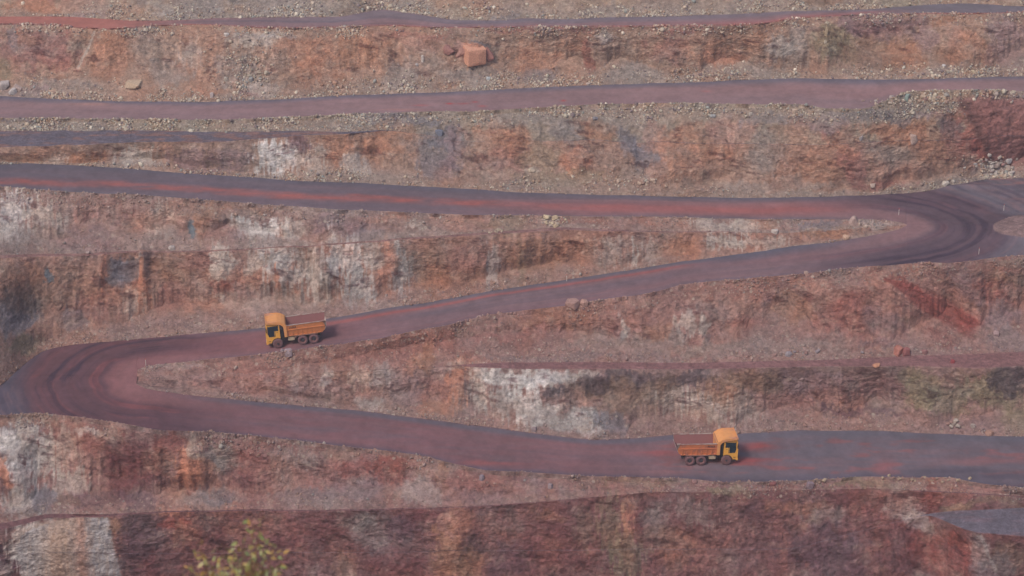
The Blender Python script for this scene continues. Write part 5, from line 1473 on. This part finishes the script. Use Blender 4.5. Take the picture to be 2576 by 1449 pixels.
def tube(bm, pts, r0, r1, seg=6):
    prev = None
    for i, p in enumerate(pts):
        t = i / (len(pts) - 1); r = r0 * (1 - t) + r1 * t; d = (pts[min(i + 1, len(pts) - 1)] - pts[max(i - 1, 0)]).normalized(); a = d.orthogonal().normalized(); b = d.cross(a)
        ring = [bm.verts.new(p + (a * math.cos(2*math.pi*k/seg) + b * math.sin(2*math.pi*k/seg)) * r) for k in range(seg)]
        if prev:
            for k in range(seg): bm.faces.new((prev[k], prev[(k+1) % seg], ring[(k+1) % seg], ring[k]))
        prev = ring
off = Vector(root.location)
bm = bmesh.new(); crown0 = at(598, 1640, D0)
tube(bm, [Vector((0, 0, 0)), (crown0 - off) * .35 + Vector((.08, .1, 0)), (crown0 - off) * .7 + Vector((-.05, .05, 0)), crown0 - off], .07, .03, 8); mesh_obj('trunk', bm, M_BARK, root, True)
TIPS = [(638,1316,.1,1.0),(652,1340,0,.8),(645,1365,.2,1),(500,1364,-.3,.5),(512,1392,-.2,.6),(560,1392,.1,1),(588,1378,0,1),(612,1370,-.2,1.2),(668,1395,.3,1),(690,1372,.2,.7),(712,1392,.1,.6),(478,1428,0,1),(530,1420,.3,1.2),(566,1425,-.3,1.4),(600,1412,.2,1.5),(632,1405,-.1,1.4),(660,1425,.3,1.2),(690,1430,-.2,.8),(500,1450,.1,1.3),(545,1455,.4,1.4),(580,1450,-.4,1.5),(620,1445,.3,1.5),(650,1460,0,1.2),(470,1475,.2,1.2),(520,1490,.2,1.3),(570,1490,-.2,1.4),(620,1490,.2,1.4),(670,1490,-.2,1.0)]
bmS = bmesh.new(); bmL = bmesh.new(); bmL2 = bmesh.new()
def leaf(bm, p, d, ln_, wd):
    s_ = d.orthogonal().normalized(); s_.rotate(Matrix.Rotation(rg.uniform(0, 6.28), 3, d)); nrm = d.cross(s_)
    prevp = None
    prof = [(0, .12), (.25, .8), (.5, 1), (.75, .7), (1, .05)]; rows = []
    for t, w_ in prof:
        c = p + d * ln_ * t + nrm * (-.18 * ln_ * t * t); rows.append((bm.verts.new(c - s_ * wd * w_ * .5), bm.verts.new(c + s_ * wd * w_ * .5)))
    for k in range(4): bm.faces.new((rows[k][0], rows[k][1], rows[k+1][1], rows[k+1][0]))
for (u, v, dd, dens) in TIPS:
    tip = at(u, v, D0 + dd) - off; st = crown0 - off + Vector((rg.uniform(-.02, .02), rg.uniform(-.05, .05), 0)); mid = st.lerp(tip, .5) + Vector(((tip.x - st.x) * .18, dd * .2, -.02))
    pts = [(st * (1 - t) ** 2 + mid * 2 * t * (1 - t) + tip * t * t) for t in [k / 9 for k in range(10)]]; tube(bmS, pts, .008, .0025, 5)
    for k in range(int(21 * dens)):
        t = 1 - .48 * rg.random() ** 1.3; p = st * (1 - t) ** 2 + mid * 2 * t * (1 - t) + tip * t * t
        sp = .030 * (1 if t < .95 else .5) * (1.9 if dens > .9 else .6)
        p = p + Vector((rg.gauss(0, sp), rg.gauss(0, sp), rg.gauss(0, sp * .8)))
        ax = (tip - st).normalized(); d = (ax * rg.uniform(-.2, 1.2) + Vector((rg.gauss(0, .55), rg.gauss(0, .5), rg.gauss(-.5, .5)))).normalized()
        leaf(bmL if rg.random() < .6 else bmL2, p, d, rg.uniform(.034, .062), rg.uniform(.012, .022))
mesh_obj('branch', bmS, M_BARK, root, True); mesh_obj('foliage', bmL, M_LEAF, root, True); mesh_obj('ochre_foliage', bmL2, M_LEAF2, root, True)
